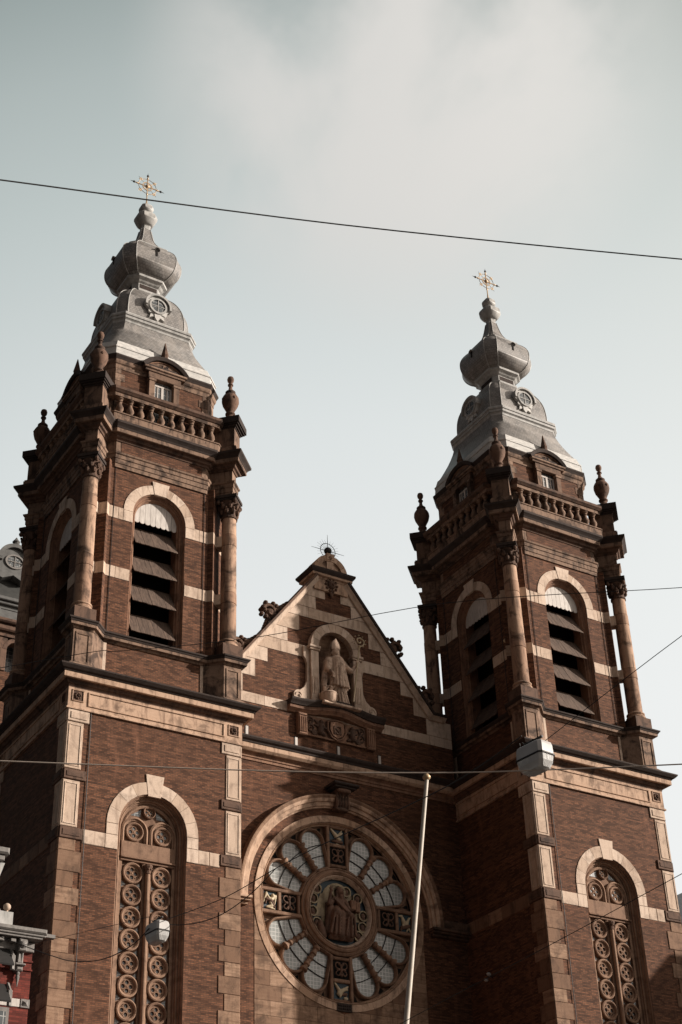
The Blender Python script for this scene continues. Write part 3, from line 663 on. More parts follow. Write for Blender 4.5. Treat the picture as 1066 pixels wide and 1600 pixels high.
    for zq in range(6):
        z0 = 16.2+zq*0.45; L1 = 0.30 if zq % 2 else 0.50
        for sx in (-1, 1):
            for (fn) in (front(3.12),):
                mb.F = fn; a, b = sorted((sx*2.50, sx*(2.50-L1))); mb.bev(a, b, z0, z0+0.438, -0.05, 0.02, 0.01)
        mb.F = lambda u, v, w: (u, v, w)
        q = 0.016; mb.loft([[(-2.50, -3.12-q, z), (-3.12-q, -2.50, z), (-3.0, -2.50, z), (-2.50, -3.0, z)] for z in (z0, z0+0.438)])
    o = mb.build('attic_quoins', 'stone2', T); turned(o)
    oc = octo(3.12, 2.50)
    mb = MB(); mb.sweep(oc, [(-0.3, 18.72), (0.03, 18.72), (0.05, 18.95), (0.09, 19.0), (-0.3, 19.0)], True, True); mb.build('attic_frieze', 'stone2', T)
    mb = MB(); mb.sweep(oc, [(-0.3, 19.0), (0.10, 19.0), (0.14, 19.10), (0.15, 19.22), (-0.3, 19.22)], True, True); mb.build('attic_corona', 'stone2', T)
    mb = MB(); mb.sweep(oc, [(-0.3, 19.222), (0.16, 19.222), (0.20, 19.30), (0.25, 19.38), (0.25, 19.46), (-0.3, 19.46)], True, True); mb.build('attic_cornice', 'soot', T)
    fa = front(3.12); A = MB(fa)
    for s in (-1, 1): A.bev(min(0.50*s, 0.82*s), max(0.50*s, 0.82*s), 15.9, 18.62, -0.05, 0.26, 0.02); A.bev(min(0.46*s, 0.86*s), max(0.46*s, 0.86*s), 18.46, 18.62, -0.05, 0.30, 0.02)
    A.bev(-0.88, 0.88, 18.63, 18.98, -0.05, 0.28, 0.02)
    A.bev(-1.08, 1.08, 18.99, 19.12, -0.05, 0.33, 0.02); A.bev(-1.16, 1.16, 19.13, 19.26, -0.05, 0.40, 0.03)
    R, zc = 1.36, 18.52
    a0 = math.asin((19.26-zc)/R)
    pts = [(R*math.cos(PI-a0-(PI-2*a0)*i/14)*1.0, zc+R*math.sin(PI-a0-(PI-2*a0)*i/14)) for i in range(15)]
    A.prism(pts, -0.4, 0.20)
    attw = A.build('attic_window', 'stone2', T)
    A = MB(fa); A.sweep(pts, [(-0.06, 0.1), (-0.06, 0.36), (0.10, 0.42), (0.14, 0.40), (0.14, -0.6), (0.0, -0.6)], False, True, True); A.build('pediment_hood', 'soot', attw)
    A = MB(fa); A.sweep([(p[0]*0.86, 19.3+(p[1]-19.26)*0.78) for p in pts], [(0, 0.20), (0, 0.25), (-0.04, 0.25), (-0.04, 0.20)]); A.build('pediment_moulding', 'red', attw)
    A = MB(fa); A.box(-0.50, 0.50, 15.9, 18.62, -0.05, 0.012); A.build('window_pane', 'glass', attw)
    A = MB(fa)
    for a, b, z0, z1 in ((-0.50, -0.40, 15.9, 18.45), (0.40, 0.50, 15.9, 18.45), (-0.06, 0.06, 15.9, 18.38), (-0.40, 0.40, 18.36, 18.45), (-0.40, 0.40, 17.4, 17.48), (-0.27, -0.23, 17.49, 18.35), (0.23, 0.27, 17.49, 18.35)): A.box(a, b, z0, z1, 0.0, 0.05)
    A.build('window_frame', 'paint', attw)
    A = MB(); A.lathe((0, -3.28, 19.84), [(0.22, 0), (0.22, 0.10), (0.15, 0.16), (0.20, 0.22), (0.20, 0.30), (0.14, 0.36), (0.19, 0.48), (0.02, 1.28)], 8); A.build('obelisk_finial', 'umber', attw)
    turned(attw)
    # --- roof
    ro = lambda lv: [(a, a*b, z) for a, b, z in lv]
    mb = MB(); rings_oct(mb, [(3.30, 2.62, 19.46), (3.24, 2.58, 19.52), (3.20, 2.55, 20.0), (3.18, 2.54, 20.01)]); rings_oct(mb, [(3.23, 2.58, 20.0), (3.24, 2.59, 20.06), (3.18, 2.54, 20.10), (3.08, 2.46, 20.48), (3.02, 2.42, 20.52)])
    roof = mb.build('roof_gutter', 'zinc', T)
    mb = MB(); rings_oct(mb, ro([(3.02, .80, 20.50), (2.86, .80, 20.82), (2.70, .80, 21.16), (2.55, .80, 21.5), (2.42, .80, 21.85), (2.31, .80, 22.2), (2.24, .80, 22.5), (2.21, .80, 22.72)])); mb.build('bell_roof', 'slate', T, True)
    mb = MB(); mb.sweep(octo(2.20, 1.76), [(-0.3, 22.62), (0.04, 22.62), (0.06, 22.74), (0.12, 22.80), (-0.3, 22.82)], True, True); mb.sweep(octo(2.20, 1.76), [(-0.3, 22.822), (0.14, 22.822), (0.16, 22.95), (-0.3, 22.95)], True, True); mb.build('roof_cornice', 'lead', T)
    mb = MB(); mb.sweep(octo(2.20, 1.76), [(-0.3, 22.952), (0.10, 22.952), (0.19, 23.0), (0.21, 23.08), (0.18, 23.17), (0.08, 23.21), (-0.3, 23.22)], True, True); mb.build('roof_roll', 'lead', T)
    dm = [(2.02, .78, 23.2), (2.04, .78, 23.7), (2.02, .78, 24.1), (1.97, .78, 24.5), (1.87, .77, 24.9), (1.70, .76, 25.3), (1.50, .75, 25.62), (1.25, .74, 25.9), (0.98, .72, 26.12), (0.86, .68, 26.2)]
    dm = fine(dm); mb = MB(); rings_oct(mb, ro(dm)); mb.build('domed_roof', 'slate', T, True)
    mb = MB()
    for ii in range(8):
        mb.tube([tuple(octo(a*b if False else a, a*b)[ii])+(z,) for a, b, z in dm], 0.028, 5)
    mb.build('hip_roll', 'lead', T)
    mb = MB(); ok = octo(0.80, 0.54)
    mb.sweep(ok, [(-0.2, 26.14), (0.10, 26.14), (0.17, 26.22), (0.17, 26.34), (0.08, 26.42), (-0.2, 26.44)], True, True)
    rings_oct(mb, [(0.82, 0.56, 26.4), (0.82, 0.56, 26.85)])
    mb.sweep(ok, [(-0.2, 26.84), (0.04, 26.84), (0.12, 26.90), (0.20, 27.0), (0.34, 27.08), (0.36, 27.20), (-0.2, 27.22)], True, True)
    mb.build('lantern_neck', 'lead', T)
    mb = MB(front(0.82)); mb.box(-0.5, 0.5, 26.50, 26.78, -0.02, 0.006); o = mb.build('neck_opening', 'soot', T); turned(o)
    on = [(1.08, .68, 27.2), (1.32, .68, 27.36), (1.55, .68, 27.65), (1.68, .68, 27.98), (1.72, .68, 28.33), (1.69, .68, 28.66), (1.57, .68, 28.95), (1.40, .68, 29.18), (1.24, .68, 29.34), (1.17, .68, 29.40), (1.14, .68, 29.50), (0.93, .68, 29.70), (0.71, .68, 29.97), (0.53, .67, 30.32), (0.42, .66, 30.70), (0.35, .65, 31.05), (0.29, .64, 31.4)]
    on = fine(on[:9])[:-1]+on[8:11]+fine(on[11:]); mb = MB(); rings_oct(mb, ro(on)); onion = mb.build('onion_dome', 'slate', T, True)
    mb = MB()
    for ii in range(8): mb.tube([tuple(octo(a, a*b)[ii])+(z,) for a, b, z in on], 0.022, 5)
    mb.sweep(octo(1.17, 0.80), [(0.0, 29.36), (0.05, 29.39), (0.05, 29.46), (0.0, 29.50)], True, True)
    mb.build('hip_roll', 'lead', onion)
    mb = MB(); mb.loft([[(0.13*math.cos(PI*i/8), -1.55-dy*0.22, 28.62+0.13*math.sin(PI*i/8)) for i in range(9)] for dy in (-1.2, 1.0)], False, False); mb.loft([[(0.16*math.cos(PI*i/8), -1.55-dy*0.22, 28.62+0.16*math.sin(PI*i/8)) for i in range(9)] for dy in (-1.2, 1.2)], False, False)
    v = mb.build('vent_hood', 'lead', onion)
    m2 = MB(); m2.box(-0.06, 0.06, -1.74, -1.5, 28.25, 28.66); m2.build('vent_slot', 'dark', v)
    for kk in (1, 2, 3): dup(v, onion, -PI/2*kk)
    mb = MB(); bl = [(0.29, .64, 31.4), (0.25, .64, 31.5), (0.25, .64, 31.72), (0.36, .62, 31.80), (0.50, .60, 32.05), (0.56, .60, 32.25), (0.53, .60, 32.45), (0.40, .60, 32.62), (0.24, .60, 32.70), (0.22, .60, 32.76), (0.30, .58, 32.84), (0.36, .58, 33.0), (0.34, .58, 33.2), (0.22, .58, 33.36), (0.08, .58, 33.42)]
    rings_oct(mb, ro(fine(bl, 3))); mb.build('spire_bulb', 'lead', T, True)
    # round windows in the dome
    fo = front(1.98); Wd = MB(fo); zc = 24.36
    ear = []
    for i in range(36):
        a = 2*PI*i/36; r = 0.60+0.07*max(0, math.cos(4*(a)))*(1 if math.sin(a) > -0.2 else 0.6)
        if math.sin(a) < -0.5: r += 0.30*max(0, math.cos(6*(a+PI/2)))**1 if abs(a-3*PI/2) < 0.30 else 0.10*math.cos(8*a)
        ear.append((r*math.cos(a), zc+r*math.sin(a)))
    Wd.prism(ear[::-1], -0.5, 0.20)
    Wd.prism([(-0.35, zc-0.5), (0.35, zc-0.5), (0.42, zc-0.80), (0.16, zc-0.66), (0, zc-0.78), (-0.16, zc-0.66), (-0.42, zc-0.80)], -0.3, 0.16)
    rw = Wd.build('round_window', 'zinc', T)
    R_ = MB(fo); R_.ring(0, zc, 0.40, 0.50, 0.15, 0.27, 24); R_.build('window_ring', 'lead', rw)
    R_ = MB(fo); R_.ring(0, zc, 0.62, 0.74, -1.3, 0.34, 18, -0.15, PI+0.15); R_.build('hood', 'lead', rw)
    R_ = MB(fo); R_.ell((0, zc, 0.215), (0.40, 0.40, 0.006), 24, 4); R_.build('pane', 'glass', rw)
    R_ = MB(fo); R_.box(-0.02, 0.02, zc-0.4, zc+0.4, 0.2, 0.25); R_.box(-0.4, 0.4, zc-0.02, zc+0.02, 0.2, 0.248); R_.build('glazing_bar', 'lead', rw)
    turned(rw)
    # cross
    X = MB(); zc = 34.88
    X.tube([(0, 0, 33.35), (0, 0, 35.7)], 0.035, 6); X.tube([(-0.80, 0, zc), (0.80, 0, zc)], 0.033, 6)
    X.tube([(0, 0, 33.35), (0, 0, 33.8)], 0.07, 6, 0.04)
    cr = X.build('tower_cross', 'gold', T)
    X = MB(lambda u, v, w: (u, -w, v))
    X.ell((0, zc, 0), (0.13, 0.13, 0.10), 8, 6); X.ring(0, zc, 0.27, 0.31, -0.02, 0.02, 20)
    for i in range(8): a = PI/4*i+PI/8; X.tube([(0.10*math.cos(a), zc+0.10*math.sin(a), 0), (0.29*math.cos(a), zc+0.29*math.sin(a), 0)], 0.018, 4, 0.01)
    X.sweep([(0.55*math.cos(-2*PI*i/24), zc+0.55*math.sin(-2*PI*i/24)) for i in range(24)], [(0.0, -0.02), (0.02, 0.0), (0.0, 0.02), (-0.02, 0.0)], True, True)
    for i in range(4):
        a = PI/4+PI/2*i; cx, cy = 0.52*math.cos(a), zc+0.52*math.sin(a)
        for q in (-0.6, 0, 0.6): X.ell((cx+0.12*math.cos(a+q), cy+0.12*math.sin(a+q), 0), (0.05, 0.05, 0.02), 6, 4)
        X.ell((cx, cy, 0), (0.06, 0.06, 0.02), 6, 4); X.tube([(0.2*math.cos(a), zc+0.2*math.sin(a), 0), (0.78*math.cos(a), zc+0.78*math.sin(a), 0)], 0.012, 4)
        b = PI/2*i; X.ell((0.62*math.cos(b), zc+0.62*math.sin(b), 0), (0.06, 0.06, 0.05), 6, 4)
    X.build('gilded_rays', 'gold', cr)
    X = MB(lambda u, v, w: (u, -w, v))
    for (a, b) in ((0.82, 0), (-0.82, 0), (0, 0.82)):
        X.ell((a, zc+b, 0), (0.075, 0.075, 0.06), 7, 5)
    X.tube([(0.8, zc, 0), (1.06, zc, 0)], 0.035, 5, 0.004); X.tube([(-0.8, zc, 0), (-1.06, zc, 0)], 0.035, 5, 0.004); X.tube([(0, zc+0.8, 0), (0, zc+1.04, 0)], 0.035, 5, 0.004)
    X.build('cross_tip', 'iron', cr)
    # thin guy wires on the roof edge
    return T
def carve_text(txt, size, name, m, parent, loc, depth=0.03):
    cu = bpy.data.curves.new(name, 'FONT'); cu.body = txt; cu.size = size; cu.extrude = depth; cu.align_x = 'CENTER'
    t = bpy.data.objects.new(name, cu); COL.objects.link(t)
    bpy.context.view_layer.update()
    me = bpy.data.meshes.new_from_object(t.evaluated_get(bpy.context.evaluated_depsgraph_get())); bpy.data.objects.remove(t)
    me.materials.clear(); me.materials.append(M[m]); o = bpy.data.objects.new(name, me); COL.objects.link(o)
    o.rotation_euler = (PI/2, 0, 0); o.location = loc; o.parent = parent; return o

T1 = make_tower()
tag(T1, 'nearer brick bell tower left of the gable, small street lamp hanging before its window', 'bell tower', 'twin bell towers')
T2 = dup(T1); T2.location = (21.328, 0.873, -0.106)
tag(T2, 'farther brick bell tower right of the gable, two floodlights on its front left column', 'bell tower', 'twin bell towers')
for T in (T1, T2):
    aw = [c for c in kids(T) if c.name.startswith('attic_window')][0]
    carve_text('18' if T is T1 else '87', 0.42, 'carved_numeral', 'soot', aw, (0.0, -3.12-0.205, 19.34))

# ---------------------------------------------------------------- sculpture helper: one continuous skin from limbs
def blob(name, parts, m, parent=None, voxel=0.035, frame=None, smooth_it=2):
    "parts: ('e', centre, radii) or ('c', p0, p1, r0, r1)"
    mb = MB(frame)
    for p in parts:
        if p[0] == 'e': mb.ell(p[1], p[2], 12, 8)
        else:
            a, b = Vector(p[1]), Vector(p[2]); mb.tube([a, a.lerp(b, 0.5), b], p[3], 10, p[4]); mb.ell(a, p[3]*0.98, 10, 7); mb.ell(b, p[4]*0.98, 10, 7)
    o = mb.build(name, m, parent, True, False)
    r = o.modifiers.new('skin', 'REMESH'); r.mode = 'VOXEL'; r.voxel_size = voxel; r.use_smooth_shade = True
    if smooth_it:
        sm = o.modifiers.new('smooth', 'SMOOTH'); sm.iterations = smooth_it; sm.factor = 0.5
    return o

# ---------------------------------------------------------------- gabled facade
WY = 2.664; GX = 10.47
G = empty('gabled_facade', (GX, WY, 0)); tag(G, 'gabled brick church front with rose window and bishop niche between the bell towers', 'church front')
X0, X1 = 4.0-GX, 17.33-GX
ff = lambda u, v, w: (u, -w, v)
slope = 1.315
def half(z): return 5.07-(z-5.67)/slope
RZ, RX = -5.66, 0.03
# wall with circular opening
mb = MB(ff); R0 = 4.40; n = 48
def q4(a, b, c, d, w=0.0): mb.add([(a, c, w), (b, c, w), (b, d, w), (a, d, w)], [(0, 1, 2, 3)])
q4(X0, RX-R0, GZ, 1.0); q4(RX+R0, X1, GZ, 1.0)
cp = [(RX+R0*math.cos(PI-PI*i/n), R0*math.sin(PI-PI*i/n)) for i in range(n+1)]
for (a, b), (c, d) in zip(cp, cp[1:]):
    mb.add([(a, RZ+b, 0), (c, RZ+d, 0), (c, 1.0, 0), (a, 1.0, 0)], [(0, 1, 2, 3)]); mb.add([(a, GZ, 0), (c, GZ, 0), (c, RZ-d, 0), (a, RZ-b, 0)], [(0, 1, 2, 3)])
mb.sweep([(RX+R0*math.cos(-2*PI*i/64), RZ+R0*math.sin(-2*PI*i/64)) for i in range(64)], [(0, 0), (0, -0.8)], True)
mb.build('wall', 'brick', G)
zs = 5.0
gp = [(X0, 1.0), (X1, 1.0), (X1, zs), (half(zs)-0.05, zs), (half(11.2)-0.05, 11.2), (-half(11.2)+0.05, 11.2), (-half(zs)+0.05, zs), (X0, zs)]
from mathutils.geometry import tessellate_polygon
hole = [(0.03+0.975*math.cos(PI-PI*i/16), 7.22+0.975*math.sin(PI-PI*i/16)) for i in range(17)]+[(1.005, 4.1), (-0.945, 4.1)]
mb = MB(ff); loops = [[Vector((u, v, 0)) for u, v in gp], [Vector((u, v, 0)) for u, v in hole]]; fl_ = [(u, v, 0.0) for u, v in gp+hole]
mb.add(fl_, [tuple(t) for t in tessellate_polygon(loops)])
mb.add([(u, v, w) for w in (0.0, -0.9) for u, v in gp], [(i, (i+1) % 8, 8+(i+1) % 8, 8+i) for i in range(8)]+[tuple(range(8, 16))])
gw = mb.build('gable_wall', 'brick', G, False, False)
# banded stonework of the gable (stepped blocks)
rows = [(11.2, 10.78, None), (10.77, 10.15, (10.15, 11.05)), (10.14, 9.46, (9.60, 11.64)), (9.45, 8.86, None), (8.85, 8.0, (8.62, 12.62)), (7.99, 7.26, (7.95, 13.29)), (7.25, 6.60, None),
        (6.59, 5.86, (6.84, 14.40)), (5.85, 4.92, (6.17, 15.12)), (4.91, 4.04, (5.50, 15.84)), (4.03, 3.52, None)]
mb = MB(ff)
def stone_quad(a0, a1, b0, b1, z0, z1):
    "bottom a0..a1, top b0..b1"
    e = 0.008
    mb.add([(a0+e, z0+e, 0.0), (a1-e, z0+e, 0.0), (b1-e, z1-e, 0.0), (b0+e, z1-e, 0.0), (a0+e, z0+e, 0.022), (a1-e, z0+e, 0.022), (b1-e, z1-e, 0.022), (b0+e, z1-e, 0.022)],
           [(4, 5, 6, 7), (0, 1, 5, 4), (1, 2, 6, 5), (2, 3, 7, 6), (3, 0, 4, 7)])
for z1, z0, br in rows:
    l0, l1 = (-half(z0), -half(z1)) if z0 > zs-0.2 else (X0, X0); r0, r1 = -l0 if z0 > zs-0.2 else X1, -l1 if z0 > zs-0.2 else X1
    if z0 < 4.1 and br: l0 = l1 = X0; r0 = r1 = X1
    if br:
        a, b = br[0]-GX, br[1]-GX; stone_quad(l0, a, l1, a, z0, z1); stone_quad(b, r0, b, r1, z0, z1)
    elif abs(z0-6.60) < 0.01:
        for a, b, c_, d_ in ((l0, -2.9, l1, -2.9), (-2.9, -1.6, -2.9, -1.6), (1.66, 3.0, 1.66, 3.0), (3.0, r0, 3.0, r1)): stone_quad(a, b, c_, d_, z0, z1)
    else:
        k = max(2, int(round((r0-l0)/1.35))); xs = [l0+(r0-l0)*i/k for i in range(k+1)]; ts = [max(l1, min(r1, x)) for x in xs]; ts[0], ts[-1] = l1, r1
        for i in range(k): stone_quad(xs[i], xs[i+1], ts[i], ts[i+1], z0, z1)
mb.build('gable_stonework', 'white', gw)
# coping
zt = 11.25
path = [(X0, zs), (-half(zs)-0.05, zs), (-half(zt), zt)]
cprof = [(-0.16, 0.0), (-0.16, 0.10), (-0.08, 0.14), (-0.04, 0.22), (0.06, 0.24), (0.07, 0.36), (0.0, 0.36)]
for name, pts in (('left', path), ('right', [(-x, z) for x, z in path[::-1]])):
    pts = [(min(x, X1), z) for x, z in pts]
    mb = MB(ff); mb.sweep(pts, [(-0.16, -0.9), (-0.16, 0.12), (-0.05, 0.20), (0.02, 0.28), (0.06, 0.28), (0.06, -0.9)], False, True, True); cpg = mb.build('gable_coping', 'white', G)
    mb = MB(ff); mb.sweep(pts, [(0.062, -0.95), (0.062, 0.34), (0.17, 0.38), (0.17, -0.95)], False, True, True); mb.build('coping_capping', 'soot' if name == 'right' else 'umber', cpg)
# crockets
def crocket(s, z):
    m = MB(ff); x = half(z)+0.05
    base = Vector((x, z)); d = Vector((-0.605, 0.796)); nrm_ = Vector((0.796, 0.605)); pts = []
    for i in range(18):
        t = i/17; a = 0.2+t*5.2; r = 0.40*(1-t*0.72)
        pts.append(base+nrm_*(0.48)+d*(-0.35)+Vector((r*math.cos(a), r*math.sin(a))))
    def T3(p, w): return (s*p.x, p.y, w)
    m.tube([T3(p, -0.15) for p in pts], 0.13, 7, 0.07); m.tube([T3(p, 0.12) for p in pts], 0.10, 7, 0.06)
    m.ell(T3(base+nrm_*0.40+d*(-0.30), -0.05), (0.34, 0.34, 0.22), 9, 6); m.ell(T3(base+nrm_*0.20+d*0.25, -0.05), (0.34, 0.26, 0.22), 9, 6)
    for i in range(7): p = base+nrm_*(0.12+0.05*i)+d*(0.9-0.22*i); m.ell(T3(p, -0.05), (0.16, 0.13, 0.22), 7, 5)
    for i in range(9):
        a = -0.3+i*0.42; rr_ = 0.40+0.14*(i % 3)/2; p = base+nrm_*0.42+d*(-0.30)+Vector((rr_*math.cos(a-0.9), rr_*math.sin(a-0.9))); m.ell(T3(p, 0.0+0.1*(i % 2)), (0.13, 0.13, 0.16), 6, 4)
    for i in range(4): p = base+nrm_*(0.3-0.05*i)+d*(-0.8-0.16*i); m.ell(T3(p, -0.02), (0.12, 0.12, 0.14), 6, 4)
    m.build('crocket', 'umber', G)
for s, z in ((-1, 8.55), (-1, 6.25), (1, 8.35), (1, 6.05)): crocket(s, z)
# apex block, little pediment and radiant finial
mb = MB(ff); mb.box(-0.98, 0.98, 10.6, 11.22, -0.8, 0.12); ap = mb.build('gable_apex', 'stone', G)
mb = MB(ff); mb.ell((0, 11.02, 0.16), (0.24, 0.26, 0.14), 10, 7); mb.ell((-0.09, 11.06, 0.27), 0.05, 6, 4); mb.ell((0.09, 11.06, 0.27), 0.05, 6, 4); mb.ell((0, 10.98, 0.30), (0.05, 0.09, 0.05), 6, 4)
for i in range(10): a = 2*PI*i/10; mb.ell((0.32*math.cos(a), 11.0+0.34*math.sin(a), 0.14), 0.085, 6, 4)
for i in range(3): mb.ell((0, 10.66-0.13*i, 0.12), (0.17-0.04*i, 0.10, 0.06), 7, 5)
mb.build('carved_mask', 'umber', ap)
rect = [(-0.98, -0.12), (-0.98, 0.9), (0.98, 0.9), (0.98, -0.12)]
fl = lambda u, v, w: (u, v, w)
mb = MB(fl); mb.sweep(rect, [(-0.4, 11.22), (0.02, 11.22), (0.06, 11.30), (0.18, 11.34), (0.19, 11.46), (-0.4, 11.46)], True, True); mb.build('apex_corona', 'stone', ap)
mb = MB(fl); mb.sweep(rect, [(-0.4, 11.462), (0.20, 11.462), (0.26, 11.54), (0.31, 11.62), (0.32, 11.72), (-0.4, 11.76)], True, True); mb.box(-0.8, 0.8, 0.2, 0.7, 11.5, 11.755); mb.build('apex_cornice', 'soot', ap)
mb = MB(ff); mb.prism([(0.92*math.cos(PI*i/20), 11.76+0.92*math.sin(PI*i/20)) for i in range(21)], -0.7, 0.02); mb.voussoirs(0, 11.76, 0.66, 0.98, -0.7, 0.14, 0, PI, 6)
mb.box(-0.20, 0.20, 11.80, 12.5, 0.0, 0.10); mb.box(-0.22, 0.22, 12.5, 12.86, -0.45, 0.16); mb.ell((0, 12.62, 0.17), (0.10, 0.12, 0.06), 7, 5)
mb.build('shell_pediment', 'stone', ap)
mb = MB(ff); mb.lathe((0, 12.86, -0.1), [(0.20, 0), (0.14, 0.05), (0.09, 0.12)], 10, 'y'); mb.ell((0, 13.16, -0.1), 0.20, 14, 10)
rf = mb.build('radiant_finial', 'iron', G, True)
mb = MB(ff); mb.sweep([(0.44*math.cos(-2*PI*i/28), 13.16+0.44*math.sin(-2*PI*i/28)) for i in range(28)], [(-0.02, -0.10), (0, -0.08), (0.02, -0.10), (0, -0.12)], True, True)
for i in range(24):
    a = 2*PI*i/24; big = i % 6 == 0
    if i == 18: continue
    r1 = 0.98 if big else (0.66 if i % 2 else 0.72)
    mb.tube([(0.2*math.cos(a), 13.16+0.2*math.sin(a), -0.1), (r1*math.cos(a), 13.16+r1*math.sin(a), -0.1)], 0.022 if big else 0.008, 5, 0.008 if big else 0.004)
mb.build('halo', 'iron', rf)
# main cornice across the facade
L = [(X0, 0), (X1, 0)]
hp = lambda u, v, w: (u, -v, w)
def cornice(prof, name, m, p=G):
    b = MB(lambda u, v, w: (u, -v, w)); b.add([(x, o, z) for x in (X0, X1) for o, z in prof], [(i, (i+1) % len(prof), len(prof)+(i+1) % len(prof), len(prof)+i) for i in range(len(prof))]); return b.build(name, m, p)
cornice([(-0.1, 0.62), (0.05, 0.62), (0.05, 0.74), (0.10, 0.76), (0.10, 0.86), (0.16, 0.92), (0.20, 0.96), (-0.1, 0.96)], 'architrave', 'red')
cornice([(-0.1, 0.96), (0.30, 0.96), (0.40, 1.06), (0.41, 1.08), (0.41, 1.28), (-0.1, 1.29)], 'corona', 'stone')
cornice([(-0.1, 1.292), (0.44, 1.292), (0.47, 1.36), (0.56, 1.42), (0.62, 1.50), (0.62, 1.56), (-0.1, 1.66)], 'cornice', 'soot')
# small white ventilation slots above the cornice
for x in (5.72, 8.33, 10.64, 12.94):
    u = x-GX; b = MB(ff); b.box(u-0.10, u+0.10, 1.84, 2.34, -0.05, 0.012); o = b.build('vent_surround', 'soot', G)
    b = MB(ff); b.box(u-0.045, u+0.085, 1.87, 2.29, 0.0, 0.02); b.build('vent_plate', 'paint', o)
# --- hood mould
cx, cz = RX, RZ
hm = lambda r: [(cx+r*math.cos(PI-PI*i/44), cz+r*math.sin(PI-PI*i/44)) for i in range(45)]
pth = [(cx-4.74, cz-0.12)]+hm(4.74)+[(cx+4.74, cz-0.12)]
b = MB(ff); b.sweep(pth, [(0, 0), (0, 0.10), (0.06, 0.12), (0.08, 0.20), (0.24, 0.22), (0.26, 0.30), (0.34, 0.34), (0.40, 0.36)], False, False, False)
hood = b.build('hood_mould', 'stone', G)
b = MB(ff); b.sweep(pth, [(0.40, 0.36), (0.50, 0.42), (0.56, 0.42), (0.58, 0.36), (0.58, 0.0)], False, False, False); b.build('hood_weathering', 'quoin', hood)
for s in (-1, 1):
    b = MB(ff); x0, x1 = sorted((cx+s*4.70, (X0 if s < 0 else X1)))
    if s < 0: x0 = cx-5.36
    b.bev(x0, x1, cz-0.26, cz-0.14, 0, 0.46, 0.02); b.bev(x0+0.04, x1-0.04*(s < 0), cz-0.36, cz-0.265, 0, 0.36, 0.02); b.bev(x0+0.1, x1-0.1*(s < 0), cz-0.48, cz-0.365, 0, 0.2, 0.02)
    if s > 0: b.bev(cx+5.30, x1, cz-0.14, cz+0.30, 0, 0.34, 0.06)
    b.build('label_stop', 'umber' if s > 0 else 'stone', hood)
# keystone console
b = MB(ff)
for i in range(5):
    u0 = cx-0.34+i*0.15; pr = []
    for j in range(15):
        t = j/14; z = cz+4.62+t*0.92; w = 0.30+0.34*t+0.10*math.sin(t*2*PI); pr.append((z, w))
    b.loft([[(u0+a, z, 0.0), (u0+a, z, w-0.03), (u0+0.07+0*a, z, w+0.02), (u0+0.13-a, z, w-0.03), (u0+0.13-a, z, 0.0)] for z, w in pr for a in (0.0,)])
b.ell((cx, cz+5.46, 0.62), (0.40, 0.12, 0.12), 10, 6); b.ell((cx, cz+4.66, 0.34), (0.36, 0.10, 0.10), 10, 6)
kc = b.build('keystone_console', 'umber', G)
b = MB(ff); b.bev(cx-0.56, cx+0.56, cz+5.55, cz+5.64, 0, 0.78, 0.02); b.bev(cx-0.68, cx+0.68, cz+5.645, cz+5.76, 0, 0.92, 0.03); b.build('console_slab', 'soot', kc)
# ashlar field below the rose
b = MB(ff); rowz = [RZ-0.02-0.62*i for i in range(40)]; XL = 6.12-GX; XR = 14.88-GX
for i, (z1, z0) in enumerate(zip(rowz, rowz[1:])):
    if z0 < GZ: break
    k = 0
    def lim(z): d = 4.40**2-(z-RZ)**2; return math.sqrt(d) if d > 0 else 0
    r1, r0 = lim(z1), lim(z0)
    e = 0.007
    def blk(x0, x1, s):
        "block clipped on its inner side by the circle"
        zz = [z0+e+(z1-z0-2*e)*j/4 for j in range(5)]
        inner = [max(lim(z)+0.01, 0) for z in zz]
        pts = []
        if s < 0:
            xs = [min(x1, cx-i_) if i_ > 0.02 else x1 for i_ in inner]
            if max(xs) <= x0+0.02: return
            pts = [(x0, zz[0])]+[(max(x, x0), z) for x, z in zip(xs, zz)]+[(x0, zz[-1])]
        else:
            xs = [max(x0, cx+i_) if i_ > 0.02 else x0 for i_ in inner]
            if min(xs) >= x1-0.02: return
            pts = [(x1, zz[-1])]+[(min(x, x1), z) for x, z in zip(xs, zz)][::-1]+[(x1, zz[0])]
        b.prism(pts, 0.0, 0.02)
    off = 0.0 if i % 2 else 0.55
    xs = [XL]+[XL+0.75+off+1.15*j for j in range(9) if XL+0.75+off+1.15*j < cx-0.2]+[cx]
    for a, c2 in zip(xs, xs[1:]): blk(a+e, c2-e, -1)
    xs = [XR]+[XR-0.75-off-1.15*j for j in range(9) if XR-0.75-off-1.15*j > cx+0.2]+[cx]
    for a, c2 in zip(xs, xs[1:]): blk(c2+e, a-e, 1)
b.build('ashlar_field', 'quoin', G)

# ---------------------------------------------------------------- rose window
RW = MB(lambda u, v, w: (RX+u, -w, RZ+v))
RF = RW.F
def circ(r, n=72, a0=0.0): return [(r*math.cos(-2*PI*i/n), r*math.sin(-2*PI*i/n)) for i in range(n)]
RW.voussoirs(0, 0, 4.10, 4.40, -0.4, 0.05, PI/24, PI/24+2*PI, 28, 0.01)
RW.sweep(circ(4.09), [(0, 0.0), (-0.03, 0.05), (-0.07, 0.0), (-0.08, -0.10), (-0.13, -0.08), (-0.14, -0.2)], True)
rose = RW.build('rose_window', 'stone', G, True)
def R_(): return MB(RF)
b = R_(); b.ring(0, 0, 0.0001, 4.09, -0.7, -0.42, 72); b.build('backing', 'dark', rose)
